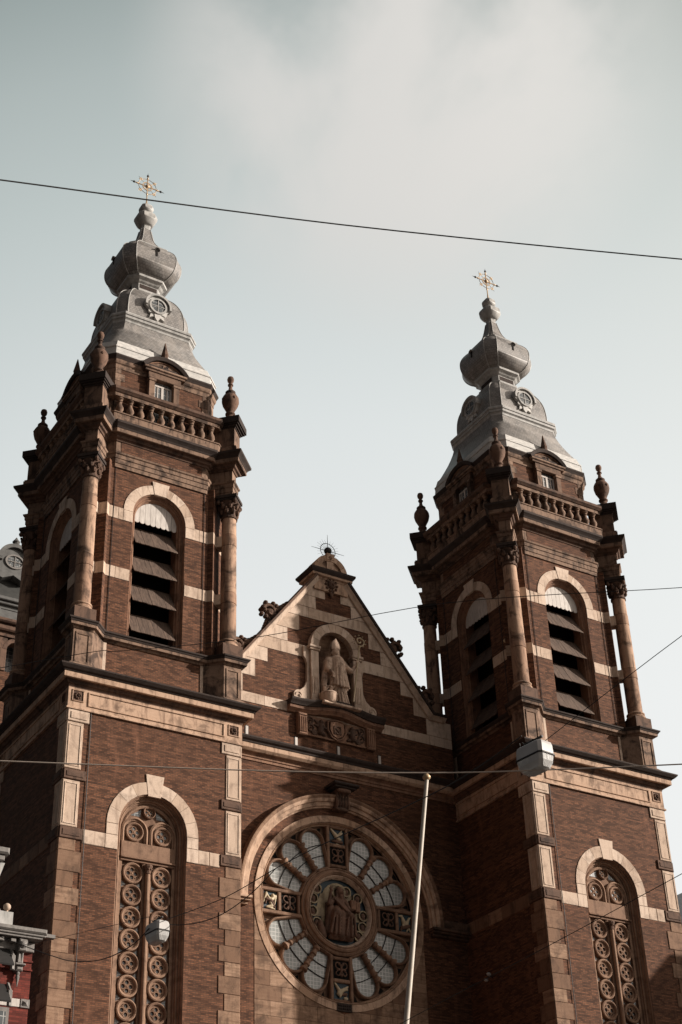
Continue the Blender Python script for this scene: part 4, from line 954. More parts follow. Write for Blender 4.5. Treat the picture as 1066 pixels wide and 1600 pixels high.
# petals
PR, PD, P0 = 0.53, 3.30, 2.08
def petal(a, grow=0.0):
    r = PR+grow; inn = 0.30+grow; pts = [(-inn, P0-grow)]
    # tangent flare from inner half width to the circle
    pts += [(-r*math.cos(t), PD+r*math.sin(t)) for t in [-0.15+(PI+0.3)*i/18 for i in range(19)]]
    pts += [(inn, P0-grow)]
    ca, sa = math.cos(-a), math.sin(-a)
    return [(x*ca-y*sa, x*sa+y*ca) for x, y in pts]
tr = R_()
angs = [k*PI/2+q for k in range(4) for q in (math.radians(23.5), math.radians(45), math.radians(66.5))]
for a in angs:
    g = R_(); g.flat(petal(a, 0.02), -0.27); pn = g.build('petal_pane', 'roseglass', rose)
    g = R_()
    ca, sa = math.cos(-a), math.sin(-a)
    for rr, hw in ((2.62, 0.42), (3.12, 0.52)):
        pts = [(rr*math.sin(t), rr*math.cos(t)) for t in [-hw/rr+2*hw/rr*i/6 for i in range(7)]]
        g.tube([(x*ca-y*sa, x*sa+y*ca, -0.24) for x, y in pts], 0.022, 5)
    g.build('glazing_bar', 'iron', pn)
    g = R_(); g.sweep(petal(a), [(0.0, -0.27), (0.0, -0.16), (0.05, -0.08), (0.10, -0.10), (0.13, -0.18), (0.13, -0.40)], True); g.build('petal_frame', 'tracery', rose, True)
# web between petals and ring
g = R_(); g.ring(0, 0, 2.0, 4.0, -0.40, -0.36, 72); 
g.build('tracery_web', 'tracery', rose)
g = R_()
for a in [k*PI/2+q for k in range(4) for q in (math.radians(34.2), math.radians(55.8), math.radians(12.5), math.radians(77.5))]:
    s = math.sin(a); c_ = math.cos(a); wdt = 0.17 if abs(math.degrees(a) % 90-45) < 15 else 0.10
    g.prism([(r*s+t*c_, r*c_-t*s) for r, t in ((3.62, 0), (3.90, -wdt), (3.93, 0), (3.90, wdt))], -0.36, -0.352)
g.build('spandrel_opening', 'dark', rose)
for a in [k*PI/2+q for k in range(4) for q in (math.radians(34.25), math.radians(55.75))]:
    g = R_(); g.lathe((0, 0, 0), [(0.13, 2.10), (0.16, 2.14), (0.16, 2.22), (0.10, 2.27), (0.10, 2.38), (0.15, 2.44), (0.15, 2.50), (0.10, 2.55), (0.11, 2.72), (0.16, 2.77), (0.10, 2.83), (0.10, 3.0), (0.15, 3.05), (0.15, 3.11), (0.10, 3.16), (0.10, 3.24), (0.17, 3.30), (0.19, 3.40), (0.10, 3.44)], 10, 'y')
    ca, sa = math.cos(-a), math.sin(-a); v0 = g.v
    g.v = []
    for (x, y, z) in v0:      # undo frame, rotate, redo
        u, v, w = x-RX, z-RZ, -y; g.v.append(RF(u*ca-v*sa, u*sa+v*ca, w-0.12))
    g.build('spoke_column', 'umber' if False else 'tracery', rose, True)
# cross arms with panels
def leafpanel(g, c, r, up):
    cx_, cy_ = c
    g.ell((cx_, cy_, -0.10), (0.06, 0.26, 0.05), 7, 5)
    for s in (-1, 1):
        for t, rad in ((1, 0.13), (-1, 0.10)):
            pts = [(cx_+s*(0.17+rad*math.cos(q)), cy_+t*0.17+rad*math.sin(q)*t, -0.10) for q in [PI*1.1-0.45*i for i in range(12)]]
            g.tube(pts, 0.035, 5, 0.022)
        g.ell((cx_+s*0.13, cy_, -0.11), (0.12, 0.06, 0.04), 6, 4); g.ell((cx_+s*0.09, cy_-0.24*up, -0.10), (0.07, 0.08, 0.04), 6, 4)
    g.ell((cx_, cy_+0.25*up, -0.09), (0.07, 0.09, 0.05), 6, 4)
for k in range(4):
    ux, uy = [(0, 1), (1, 0), (0, -1), (-1, 0)][k]      # outward direction
    g = R_()
    def bar(r0, r1, t0, t1, w1=-0.07):
        pts = sorted((r0*ux+t0*uy, r1*ux+t1*uy)), sorted((r0*uy-t0*ux, r1*uy-t1*ux))
        g.bev(pts[0][0], pts[0][1], pts[1][0], pts[1][1], -0.40, w1, 0.03)
    for s in (-1, 1): bar(1.98, 4.02, 0.42*s, 0.58*s)
    bar(2.02, 2.16, -0.415, 0.415, -0.08); bar(2.98, 3.14, -0.415, 0.415, -0.08); bar(3.86, 4.0, -0.415, 0.415, -0.08)
    g.build('arm_frame', 'tracery', rose)
    for r, m in ((2.57, 'dark'), (3.50, 'blue')):
        g = R_(); g.box(r*ux-0.42, r*ux+0.42, r*uy-0.42, r*uy+0.42, -0.40, -0.20); pn = g.build('relief_panel', m, rose)
        if m == 'dark':
            g = R_(); leafpanel(g, (r*ux, r*uy), 0.4, 1 if k != 2 else -1); 
            g.v = [(x, y-0.06*0, z) for x, y, z in g.v]; g.build('leaf_carving', 'brown', pn, True)
        else:
            c = (r*ux, r*uy); Z = -0.16
            fr2 = lambda u, v, w, c=c: RF(c[0]+u, c[1]+v, w)
            if k == 3:      # winged kneeling man
                P = [('c', (-0.02, 0.02, Z), (-0.20, 0.30, Z), 0.09, 0.05), ('c', (-0.20, 0.30, Z), (-0.33, -0.10, Z), 0.07, 0.03), ('c', (0.05, 0.05, Z), (0.24, 0.22, Z), 0.10, 0.06), ('c', (0.26, 0.22, Z), (0.22, -0.16, Z), 0.07, 0.03), ('e', (0.12, 0.22, Z+0.03), (0.09, 0.10, 0.08)), ('c', (0.0, -0.05, Z), (0.08, -0.20, Z), 0.08, 0.06), ('c', (0.10, -0.22, Z), (-0.18, -0.30, Z), 0.07, 0.05), ('c', (-0.18, -0.30, Z), (0.22, -0.36, Z), 0.04, 0.04)]
                Bd = [('c', (-0.20, 0.05, Z+0.02), (0.05, -0.02, Z+0.03), 0.07, 0.08), ('c', (0.05, -0.02, Z+0.03), (0.22, -0.28, Z), 0.07, 0.05), ('c', (-0.20, 0.05, Z), (-0.22, -0.15, Z), 0.06, 0.04)]
            elif k == 0:    # winged figure flying
                P = [('c', (0.0, 0.0, Z), (-0.30, 0.33, Z), 0.11, 0.05), ('c', (0.02, 0.02, Z), (0.30, 0.22, Z), 0.10, 0.04), ('c', (0.10, 0.12, Z), (0.28, 0.34, Z), 0.04, 0.03), ('c', (0.0, 0.0, Z), (0.14, -0.14, Z), 0.11, 0.07), ('e', (0.16, -0.12, Z+0.03), (0.08, 0.07, 0.07)), ('c', (-0.02, -0.36, Z), (0.10, -0.36, Z), 0.05, 0.04)]
                Bd = [('c', (-0.24, -0.20, Z), (0.26, -0.24, Z), 0.07, 0.08), ('e', (0.0, -0.22, Z), (0.14, 0.09, 0.08))]
            elif k == 2:    # winged ox, diving
                P = [('c', (-0.05, -0.05, Z), (-0.32, 0.32, Z), 0.10, 0.05), ('c', (0.0, 0.0, Z), (0.34, 0.24, Z), 0.11, 0.04), ('c', (0.10, 0.08, Z), (0.30, 0.10, Z), 0.07, 0.05), ('e', (-0.10, -0.10, Z+0.02), (0.14, 0.12, 0.09)), ('c', (-0.10, -0.14, Z+0.03), (-0.08, -0.24, Z+0.03), 0.08, 0.05), ('e', (0.22, -0.28, Z), (0.12, 0.08, 0.06)), ('c', (-0.16, -0.10, Z), (-0.24, -0.14, Z), 0.03, 0.02)]
                Bd = [('c', (0.0, -0.12, Z-0.02), (0.26, -0.08, Z-0.02), 0.09, 0.07), ('c', (0.22, -0.08, Z-0.02), (0.26, -0.26, Z-0.02), 0.04, 0.03)]
            else:           # winged lion
                P = [('c', (-0.02, -0.02, Z), (-0.14, 0.30, Z), 0.12, 0.06), ('c', (-0.14, 0.32, Z), (-0.30, 0.30, Z), 0.06, 0.04), ('c', (0.10, -0.02, Z), (0.26, 0.26, Z), 0.10, 0.05), ('c', (0.26, 0.26, Z), (0.36, 0.30, Z), 0.05, 0.02), ('e', (-0.08, -0.12, Z+0.02), (0.09, 0.07, 0.06)), ('c', (0.18, -0.22, Z), (0.10, -0.36, Z), 0.05, 0.04), ('c', (0.22, -0.22, Z), (0.30, -0.36, Z), 0.05, 0.04)]
                Bd = [('c', (-0.16, -0.22, Z), (0.22, -0.12, Z), 0.10, 0.10), ('c', (-0.16, -0.24, Z), (-0.22, -0.34, Z), 0.06, 0.05)]
            blob('winged_relief', P, 'cream', pn, 0.022, fr2, 1); blob('relief_body', Bd, 'brown', pn, 0.022, fr2, 1)
# bottom carved block
g = R_(); g.prism([(x, y) for x, y in ((-0.36, -4.06), (0.36, -4.06), (0.39, -4.40), (-0.39, -4.40))], -0.1, 0.075)
for i in range(12): g.ell((-0.28+0.11*(i % 6), -4.16-0.13*(i//6), 0.08), (0.06, 0.05, 0.05), 6, 4)
g.build('carved_block', 'soot', rose)
# central medallion
g = R_(); g.sweep(circ(1.98), [(0, -0.4), (0, -0.06), (-0.05, -0.01), (-0.10, -0.04), (-0.14, -0.02), (-0.16, 0.06), (-0.24, 0.10), (-0.30, 0.05), (-0.33, 0.08), (-0.36, 0.02)], True); med = g.build('medallion', 'tracery', rose, True)
g = R_(); g.sweep(circ(1.62), [(0, 0.02), (-0.03, 0.05), (-0.10, -0.06), (-0.14, -0.20)], True); g.build('medallion_rim', 'statue', med, True)
g = R_(); g.ring(0, 0, 0.0001, 1.62, -0.5, -0.28, 48); g.build('medallion_ground', 'blue', med)
g = R_(); g.prism([(0.95*math.cos(2*PI*i/24), 0.1+1.25*math.sin(2*PI*i/24)) for i in range(24)], -0.28, -0.24)
g.prism([(-1.25, -0.3), (1.2, -0.3), (0.9, 0.75), (-0.9, 0.75)], -0.28, -0.238)
g.build('medallion_glory', 'goldmat', med)
for (x, y) in ((-1.12, 0.92), (-1.30, 0.45), (-1.34, -0.12), (-1.14, -0.62), (0.42, 0.98), (1.0, 0.75), (1.28, 0.0), (1.22, -0.52), (1.0, -0.95)):
    g = R_(); g.ring(x, y, 0.19, 0.25, -0.26, -0.14, 16); rn = g.build('saint_roundel', 'goldmat', med)
    g = R_(); g.ell((x, y, -0.20), (0.13, 0.15, 0.08), 8, 6); g.ell((x, y-0.13, -0.22), (0.16, 0.08, 0.06), 8, 5); g.build('saint_head', 'brown', rn, True)
Z = -0.10
fig = [('e', (0.0, 0.85, Z+0.06), (0.17, 0.22, 0.17)), ('e', (0.03, 0.80, Z+0.20), (0.10, 0.12, 0.07)), ('e', (0.02, 0.66, Z+0.16), (0.11, 0.16, 0.09)), ('e', (0, 1.04, Z), (0.16, 0.09, 0.13)),
       ('c', (0, 0.62, Z), (0.02, 0.10, Z), 0.18, 0.25), ('c', (-0.26, 0.50, Z), (0.28, 0.48, Z), 0.15, 0.15),
       ('c', (-0.30, 0.48, Z), (-0.60, 0.26, Z+0.10), 0.13, 0.11), ('c', (-0.60, 0.26, Z+0.10), (-0.52, 0.80, Z+0.16), 0.10, 0.055), ('e', (-0.51, 0.90, Z+0.17), (0.06, 0.08, 0.04)), ('c', (-0.49, 0.92, Z+0.17), (-0.47, 1.08, Z+0.17), 0.024, 0.02), ('c', (-0.53, 0.92, Z+0.17), (-0.55, 1.07, Z+0.17), 0.024, 0.02), ('c', (-0.56, 0.90, Z+0.17), (-0.62, 0.98, Z+0.17), 0.022, 0.018), ('c', (-0.46, 0.88, Z+0.2), (-0.40, 0.94, Z+0.2), 0.022, 0.018), ('c', (-0.50, 0.86, Z+0.2), (-0.46, 0.80, Z+0.24), 0.02, 0.018),
       ('c', (0.30, 0.46, Z), (0.46, 0.14, Z+0.08), 0.13, 0.10), ('c', (0.46, 0.14, Z+0.08), (0.68, 0.16, Z+0.14), 0.09, 0.07),
       ('c', (-0.16, 0.02, Z), (-0.32, -0.18, Z+0.24), 0.26, 0.20), ('c', (0.16, 0.02, Z), (0.34, -0.22, Z+0.24), 0.26, 0.20),
       ('c', (-0.32, -0.20, Z+0.22), (-0.36, -1.02, Z+0.04), 0.21, 0.26), ('c', (0.34, -0.22, Z+0.22), (0.34, -1.05, Z+0.06), 0.20, 0.24), ('c', (0, -0.15, Z+0.12), (0, -1.05, Z+0.02), 0.24, 0.28),
       ('c', (-0.44, 0.2, Z-0.02), (-0.66, -0.9, Z-0.02), 0.14, 0.16), ('c', (0.40, -0.1, Z), (0.62, -0.98, Z), 0.10, 0.16), ('c', (-0.5, -1.16, Z), (0.55, -1.18, Z), 0.14, 0.12)]
for i, (x0, y0, x1, y1, r_) in enumerate(((-0.50, -0.22, -0.66, -1.08, 0.05), (-0.40, -0.30, -0.44, -1.12, 0.04), (-0.24, -0.34, -0.22, -1.10, 0.05), (0.20, -0.36, 0.14, -1.10, 0.04), (0.36, -0.34, 0.42, -1.12, 0.055), (0.50, -0.26, 0.62, -1.08, 0.05))):
    fig.append(('c', (x0, y0, Z+0.42), (x1, y1, Z+0.30), r_, r_+0.02))
for i in range(5): fig += [('c', (-0.34+0.03*i, -0.26-0.16*i, Z+0.40-0.03*i), (0.0, -0.48-0.16*i, Z+0.24), 0.035, 0.035), ('c', (0.0, -0.48-0.16*i, Z+0.24), (0.34-0.03*i, -0.30-0.16*i, Z+0.40-0.03*i), 0.035, 0.035)]
for i in range(4): fig.append(('c', (-0.34+0.12*i, 0.50-0.02*i, Z+0.16), (0.10+0.10*i, -0.02-0.05*i, Z+0.36), 0.04, 0.05))
fig += [('e', (-0.34, -0.20, Z+0.36), (0.17, 0.15, 0.14)), ('e', (0.36, -0.24, Z+0.36), (0.17, 0.15, 0.14)), ('e', (0.03, 0.80, Z+0.27), (0.035, 0.07, 0.04)), ('c', (-0.14, 0.86, Z+0.05), (-0.17, 0.58, Z+0.06), 0.07, 0.05), ('c', (0.15, 0.86, Z+0.05), (0.19, 0.60, Z+0.06), 0.07, 0.05)]
g = R_(); g.prism([(-0.72, -1.15), (0.72, -1.15), (0.66, 0.35), (0.5, 0.42), (-0.5, 0.42), (-0.66, 0.35)], -0.24, -0.17); g.build('throne_back', 'umber', med)
g = R_(); g.ring(0.0, 0.90, 0.28, 0.37, -0.2, -0.12, 20); g.build('nimbus', 'goldmat', med)
blob('seated_figure', fig, 'brown', med, 0.021, RF, 1)
g = R_(); g.bev(0.50, 0.75, 0.12, 0.56, Z-0.05, Z+0.22, 0.03); g.bev(0.77, 1.0, 0.06, 0.50, Z-0.05, Z+0.18, 0.03); g.build('open_book', 'red', med)
blob('angel_relief', [('e', (-1.0, -0.66, Z), (0.13, 0.15, 0.12)), ('c', (-1.0, -0.80, Z), (-0.90, -1.15, Z-0.05), 0.16, 0.22), ('c', (-0.9, -0.9, Z), (-0.62, -0.85, Z+0.04), 0.07, 0.05)], 'brown', med, 0.03, RF, 1)

# ---------------------------------------------------------------- niche, shelf and relief under the bishop
NF = lambda u, v, w: (u+0.03, -w, v)
b = MB(NF)
nr, ncz = 0.98, 7.30
for s in (-1, 1):
    b.bev(min(0.98*s, 1.42*s), max(0.98*s, 1.42*s), 4.36, 6.95, -0.05, 0.30, 0.02); b.bev(min(0.94*s, 1.47*s), max(0.94*s, 1.47*s), 4.10, 4.36, -0.05, 0.36, 0.03)
    b.bev(min(0.92*s, 1.50*s), max(0.92*s, 1.50*s), 6.96, 7.06, -0.05, 0.36, 0.02); b.bev(min(0.90*s, 1.54*s), max(0.90*s, 1.54*s), 7.07, 7.20, -0.05, 0.42, 0.03)
    for i in range(4): u = s*1.2+(-0.15+0.10*i); b.bev(u-0.028, u+0.028, 4.6, 5.5, 0.29, 0.325, 0.012)
niche = b.build('statue_niche', 'white', G)
b = MB(NF); b.voussoirs(0, 7.22, 0.98, 1.42, -0.05, 0.34, 0, PI, 10, 0.014); b.build('niche_arch', 'white', niche)
b = MB(NF)
# hollow back of the niche
rings = []
for i in range(13):
    a = PI*i/12; rings.append([(-0.975*math.cos(a), z, 0.0-0.55*math.sin(a)+0.32*0) for z in (4.1, 5.6, 7.22)])
b.loft(rings, False, False)
dome = []
for j in range(7):
    t = PI/2*j/6; dome.append([(-0.975*math.cos(PI*i/12)*math.cos(t), 7.22+0.97*math.sin(t), -0.55*math.sin(PI*i/12)*math.cos(t)) for i in range(13)])
b.loft(dome, False, False)
b.build('niche_hollow', 'quoin', niche, True)
for s in (-1, 1):     # volutes beside the niche
    b = MB(NF); out = [(1.43, 4.1), (1.95, 4.1)]
    for i in range(11):
        a = -PI/2+PI*1.05*i/10; out.append((2.02+0.30*math.cos(a), 4.42+0.30*math.sin(a)))
    out += [(1.72, 4.95), (1.58, 5.3), (1.56, 6.2), (1.62, 6.45), (1.74, 6.6), (1.74, 7.15), (1.43, 7.15)]
    pts = [(s*u, v) for u, v in out]; b.prism(pts if s > 0 else pts[::-1], 0, 0.16)
    sp = [(s*(2.02+(0.22-0.02*i)*math.cos(0.55*i)), 4.42+(0.22-0.02*i)*math.sin(0.55*i), 0.17) for i in range(10)]; b.tube(sp, 0.03, 6); b.ell((s*2.02, 4.42, 0.17), 0.06, 6, 4)
    b.build('volute', 'white', niche)
# hollow needs the wall cut back: the niche bay stands in front of it
# shelf with a bowed, raised centre
def shelf(prof, name, m, par):
    b = MB(NF); st = [-2.62+5.24*i/40 for i in range(41)]; rings = []
    for u in st:
        t = max(0, 1-abs(u)/2.1); t = t*t*(3-2*t); bow = 0.28*t; lift = 0.14*t
        rings.append([(u, z+lift, (w+bow if w > 0 else w)) for w, z in prof])
    return b.loft(rings).build(name, m, par, True)
sh = shelf([(0, 3.52), (0.10, 3.52), (0.16, 3.60), (0.30, 3.64), (0.32, 3.66), (0.32, 3.80), (0, 3.81)], 'shelf_corona', 'red', niche)
shelf([(0, 3.812), (0.38, 3.812), (0.42, 3.90), (0.50, 3.96), (0.54, 4.02), (0.54, 4.09), (0, 4.11)], 'shelf', 'soot', niche)
b = MB(NF); b.box(-2.0, 2.0, 2.52, 3.52, 0, 0.06); b.bev(-2.0, 2.0, 2.46, 2.54, 0, 0.14, 0.02); panel = b.build('relief_slab', 'red', niche)
for s in (-1, 1):
    b = MB(NF); b.bev(min(1.66*s, 2.14*s), max(1.66*s, 2.14*s), 2.40, 3.52, 0, 0.26, 0.05)
    for i in range(4): u = s*1.9-0.165+0.11*i; b.bev(u-0.025, u+0.025, 2.52, 3.3, 0.25, 0.30, 0.012); b.ell((u, 3.38, 0.28), 0.035, 6, 4)
    b.build('fluted_console', 'red', niche)
# coat of arms with supporters
P = []
for s in (-1, 1):
    P += [('e', (s*0.86, 3.28, 0.16), (0.11, 0.12, 0.11)), ('c', (s*0.84, 3.12, 0.12), (s*0.90, 2.78, 0.12), 0.14, 0.17), ('c', (s*0.75, 3.05, 0.14), (s*0.48, 2.98, 0.16), 0.07, 0.05), ('c', (s*0.95, 3.15, 0.10), (s*1.22, 3.40, 0.08), 0.10, 0.03), ('c', (s*0.92, 2.78, 0.10), (s*0.62, 2.66, 0.10), 0.12, 0.06), ('c', (s*1.0, 3.05, 0.1), (s*1.2, 3.1, 0.08), 0.08, 0.04)]
    for (x, y, r) in ((1.42, 3.28, 0.16), (1.40, 2.90, 0.17), (1.22, 2.70, 0.12)):
        P += [('c', (s*(x+r*math.cos(q)), y+r*math.sin(q), 0.10), (s*(x+r*math.cos(q+0.7)), y+r*math.sin(q+0.7), 0.10), 0.045, 0.045) for q in [0.7*i for i in range(8)]]+[('e', (s*x, y, 0.12), (0.06, 0.06, 0.06))]
for s_ in (-1, 1): blob('arms_supporter', [p for p in P if p[1][0]*s_ > 0], 'umber', panel, 0.03, NF, 1)
b = MB(NF); b.prism([(-0.36, 3.38), (-0.40, 3.0), (-0.26, 2.72), (0, 2.58), (0.26, 2.72), (0.40, 3.0), (0.36, 3.38), (0, 3.44)][::-1], 0.05, 0.22); 
b.tube([(-0.48, 3.40, 0.14), (-0.5, 2.95, 0.16), (-0.3, 2.62, 0.16), (0, 2.50, 0.16), (0.3, 2.62, 0.16), (0.5, 2.95, 0.16), (0.48, 3.40, 0.14), (0.2, 3.52, 0.14), (-0.2, 3.52, 0.14), (-0.48, 3.40, 0.14)], 0.06, 6); sh2 = b.build('shield', 'red', panel)
carve_text('N', 0.62, 'carved_letter', 'umber', sh2, (0.03, -0.235, 2.78)); carve_text('S', 0.62, 'carved_letter', 'umber', sh2, (0.03, -0.245, 2.79))

# ---------------------------------------------------------------- the bishop
S = empty('bishop_statue', (GX+0.03, WY-0.22, 4.10)); tag(S, 'weathered stone bishop with mitre and crozier standing in the arched gable niche', 'statue')
SF = lambda u, v, w: (u, -w, v)
body = [('e', (0.0, 3.02, 0.02), (0.20, 0.26, 0.21)), ('e', (0.02, 2.96, 0.19), (0.06, 0.10, 0.06)), ('e', (0.0, 2.98, 0.14), (0.15, 0.14, 0.10)), ('e', (-0.19, 2.98, 0.02), (0.04, 0.08, 0.05)), ('e', (0.19, 2.98, 0.02), (0.04, 0.08, 0.05)),
        ('c', (0.02, 2.84, 0.18), (0.04, 2.48, 0.26), 0.11, 0.06),
        ('c', (0, 2.76, 0), (0, 2.55, 0.0), 0.15, 0.26), ('c', (-0.34, 2.48, 0.0), (0.34, 2.46, 0.0), 0.24, 0.24), ('c', (0, 2.45, 0.02), (0, 1.55, 0.06), 0.42, 0.44), ('c', (0, 1.55, 0.05), (0.02, 0.95, 0.05), 0.44, 0.42),
        ('c', (0.02, 1.0, 0.02), (0.10, 0.12, 0.04), 0.36, 0.40), ('e', (-0.05, 0.06, 0.30), (0.12, 0.07, 0.2)), ('e', (0.26, 0.06, 0.30), (0.12, 0.07, 0.2)),
        # cope hanging behind on the left
        ('c', (-0.42, 2.35, -0.05), (-0.66, 1.2, 0.02), 0.22, 0.16), ('c', (-0.66, 1.2, 0.0), (-0.60, 0.45, 0.02), 0.16, 0.18), ('c', (0.42, 2.3, -0.06), (0.46, 1.0, -0.08), 0.18, 0.16),
        # left arm of the picture: forearm forward and down, hand in front
        ('c', (-0.42, 2.40, 0.08), (-0.56, 1.92, 0.22), 0.19, 0.16), ('c', (-0.56, 1.92, 0.22), (-0.44, 1.62, 0.42), 0.12, 0.08), ('e', (-0.42, 1.52, 0.46), (0.07, 0.10, 0.06)),
        # raised arm holding the crozier
        ('c', (0.42, 2.38, 0.05), (0.66, 2.08, 0.20), 0.17, 0.14), ('c', (0.66, 2.08, 0.20), (0.90, 2.44, 0.36), 0.11, 0.065), ('e', (0.91, 2.54, 0.38), (0.065, 0.09, 0.06))]
for i in range(4): body.append(('c', (0.84+0.0*i, 2.50+0.035*i, 0.42), (0.95, 2.49+0.038*i, 0.46), 0.022, 0.02))
for i in range(4): body.append(('c', (-0.47+0.03*i, 1.47, 0.48), (-0.49+0.035*i, 1.36-0.02*(i in (1, 2)), 0.50), 0.020, 0.016))
body.append(('c', (0.90, 2.56, 0.36), (0.84, 2.62, 0.42), 0.024, 0.02))
for i in range(9):       # folds of the chasuble
    a = -1.1+2.2*i/8; body.append(('c', (0.34*math.sin(a), 2.30-0.08*abs(a), 0.06+0.36*math.cos(a)), (0.50*math.sin(a)+0.02, 1.02-0.06*math.cos(3*a), 0.08+0.46*math.cos(a)), 0.045, 0.07))
for i in range(8):       # folds of the alb
    a = -1.2+2.5*i/7; body.append(('c', (0.02+0.36*math.sin(a), 0.95, 0.38*math.cos(a)), (0.12+0.46*math.sin(a), 0.06, 0.04+0.42*math.cos(a)), 0.04, 0.065))
for i in range(12):      # hem
    a = -1.3+2.6*i/11; body.append(('c', (0.46*math.sin(a), 0.98, 0.05+0.42*math.cos(a)), (0.47*math.sin(a+0.22), 0.97, 0.05+0.42*math.cos(a+0.22)), 0.04, 0.04))
bo = blob('robed_body', body, 'statue', S, 0.024, SF, 1)
b = MB(SF)
for w0, w1 in ((0.02, 0.16), (-0.14, 0.0)):
    b.loft([[(u*sc_, v, (w0+w1)/2+d*(1-0.8*t)) for u, d in ((-0.21, 0.0), (-0.1, 0.08), (0.1, 0.08), (0.21, 0.0), (0.1, -0.04), (-0.1, -0.04))] for v, sc_, t in ((3.16, 1.0, 0), (3.35, 1.12, 0.2), (3.55, 0.85, 0.6), (3.78, 0.10, 1.0))])
b.build('mitre', 'statue', S)
b = MB(SF); b.tube([(0.62, 0.35, 0.40), (0.91, 2.54, 0.43), (1.03, 3.42, 0.43)], 0.036, 8); b.ell((1.03, 3.44, 0.43), 0.075, 8, 5)
sp = [(1.06+(0.28-0.018*i)*math.cos(-1.75+0.62*i)*1.0, 3.74+(0.28-0.018*i)*math.sin(-1.75+0.62*i), 0.43) for i in range(14)]
b.tube(sp, 0.035, 7)
for i in range(9): a = -1.6+0.66*i; b.ell((1.06+0.32*math.cos(a), 3.74+0.32*math.sin(a), 0.43), 0.04, 5, 4)
b.build('crozier', 'cream', S, True)
b = MB(SF); b.lathe((-0.62, 0.0, 0.30), [(0.30, 0), (0.36, 0.10), (0.40, 0.42), (0.42, 0.46), (0.40, 0.50), (0.30, 0.50)], 14, 'y'); b.build('tub', 'statue', S, True)
blob('child_figures', [p for k, (x, w, hgt) in enumerate(((-0.78, 0.26, 0.80), (-0.52, 0.36, 0.86), (-0.64, 0.14, 1.0))) for p in (('e', (x, hgt, w), (0.085, 0.10, 0.09)), ('c', (x, hgt-0.12, w), (x, 0.45, w), 0.08, 0.12), ('c', (x, hgt-0.16, w+0.04), (x+0.12, hgt+0.02, w+0.12), 0.04, 0.03))], 'statue', S, 0.025, SF, 1)
b = MB(SF); b.bev(-1.0, 0.95, -0.10, 0.03, -0.3, 0.55, 0.03); b.build('plinth', 'statue', S)

# nave behind the gable
S.scale = (1.08, 1.15, 1.0)
N = empty('church_nave', (GX, 6.0, 0)); tag(N, 'brick nave with slate roof standing directly behind the gabled front', 'church nave')
b = MB(); b.box(-6.2, 6.5, -2.3, 28, GZ, 3.4); b.build('nave_wall', 'brick', N)
b = MB(); b.add([(-6.6, -2.3, 3.4), (6.7, -2.3, 3.4), (0, -2.3, 9.6), (-6.6, 28, 3.4), (6.7, 28, 3.4), (0, 28, 9.6)], [(0, 1, 2), (3, 5, 4), (0, 2, 5, 3), (1, 4, 5, 2), (0, 3, 4, 1)]); b.build('nave_roof', 'slate', N)

# ---------------------------------------------------------------- domed building far left
D = empty('domed_building', (2.5, 44, 0)); tag(D, 'grey domed building with an oval dormer window far behind the left tower', 'building')
D.rotation_euler = (0, 0, 0)
b = MB(); b.box(-9, 9, -4, 10, GZ, 22.3); b.build('wall', 'brick', D)
DF = lambda u, v, w: (u, -4-w, v)
b = MB(DF)
for i in range(9): b.bev(-8.6+2.0*i, -7.9+2.0*i, 22.3, 24.9, -1.2, 0.1, 0.03); b.voussoirs(-7.25+2.0*i, 24.0, 0.65, 0.95, -0.6, 0.12, 0, PI, 5)
b.box(-9, 9, 24.95, 25.3, -2, 0.2); b.build('arcade', 'umber', D)
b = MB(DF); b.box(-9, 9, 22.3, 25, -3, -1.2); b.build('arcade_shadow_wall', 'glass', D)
b = MB(DF); b.bev(-9, 9, 25.3, 25.8, -2, 0.5, 0.1); b.bev(-9, 9, 25.8, 26.15, -2, 0.8, 0.1); b.build('stone_cornice', 'umber', D)
b = MB(DF); b.box(-9, 9, 26.15, 27.5, -2, 0.0); b.bev(-9, 9, 27.5, 27.75, -2, 0.25, 0.05); b.bev(-9, 9, 27.75, 28.05, -2, 0.45, 0.05)
for i in range(6): 
    u = -7.9+3.1*i
    for a, c_, e_, f_ in ((u-1.2, u+1.2, 27.2, 27.3), (u-1.2, u+1.2, 26.3, 26.4), (u-1.2, u-1.1, 26.4, 27.2), (u+1.1, u+1.2, 26.4, 27.2)): b.box(a, c_, e_, f_, 0, 0.05)
b.build('parapet', 'shadelead', D)
b = MB(); b.loft([[(-s*9, -4+k, z), (s*9, -4+k, z), (s*9, 10-k, z), (-s*9, 10-k, z)] for s, k, z in ((1.0, 0.1, 28.05), (0.93, 0.7, 30.2), (0.80, 2.2, 31.6), (0.5, 5.0, 32.4), (0.2, 6.5, 32.7))]); b.build('mansard_roof', 'shadeslate', D)
DW = lambda u, v, w: (u+4.05, -4.0-w, v)
b = MB(DW)
pts = [(-1.5, 29.9), (-1.5, 30.3), (-1.25, 30.6), (-1.15, 31.3)]+[(1.15*math.cos(PI-PI*i/14), 31.3+1.0*math.sin(PI-PI*i/14)) for i in range(15)]+[(1.25, 30.6), (1.5, 30.3), (1.5, 29.9), (0.8, 29.7), (0, 30.1), (-0.8, 29.7)]
b.prism(pts[::-1], -2.5, 0.1); dw = b.build('dormer', 'shadelead', D)
b = MB(DW); b.ring(0, 31.3, 1.05, 1.35, -1.5, 0.35, 20, 0, PI); b.bev(-1.7, -1.0, 31.1, 31.3, -1, 0.35, 0.03); b.bev(1.0, 1.7, 31.1, 31.3, -1, 0.35, 0.03); b.lathe((0, 32.6, 0), [(0.3, 0), (0.35, 0.1), (0.2, 0.25), (0.3, 0.4), (0.15, 0.6), (0.03, 0.8)], 10, 'y'); b.build('dormer_hood', 'shadelead', dw)
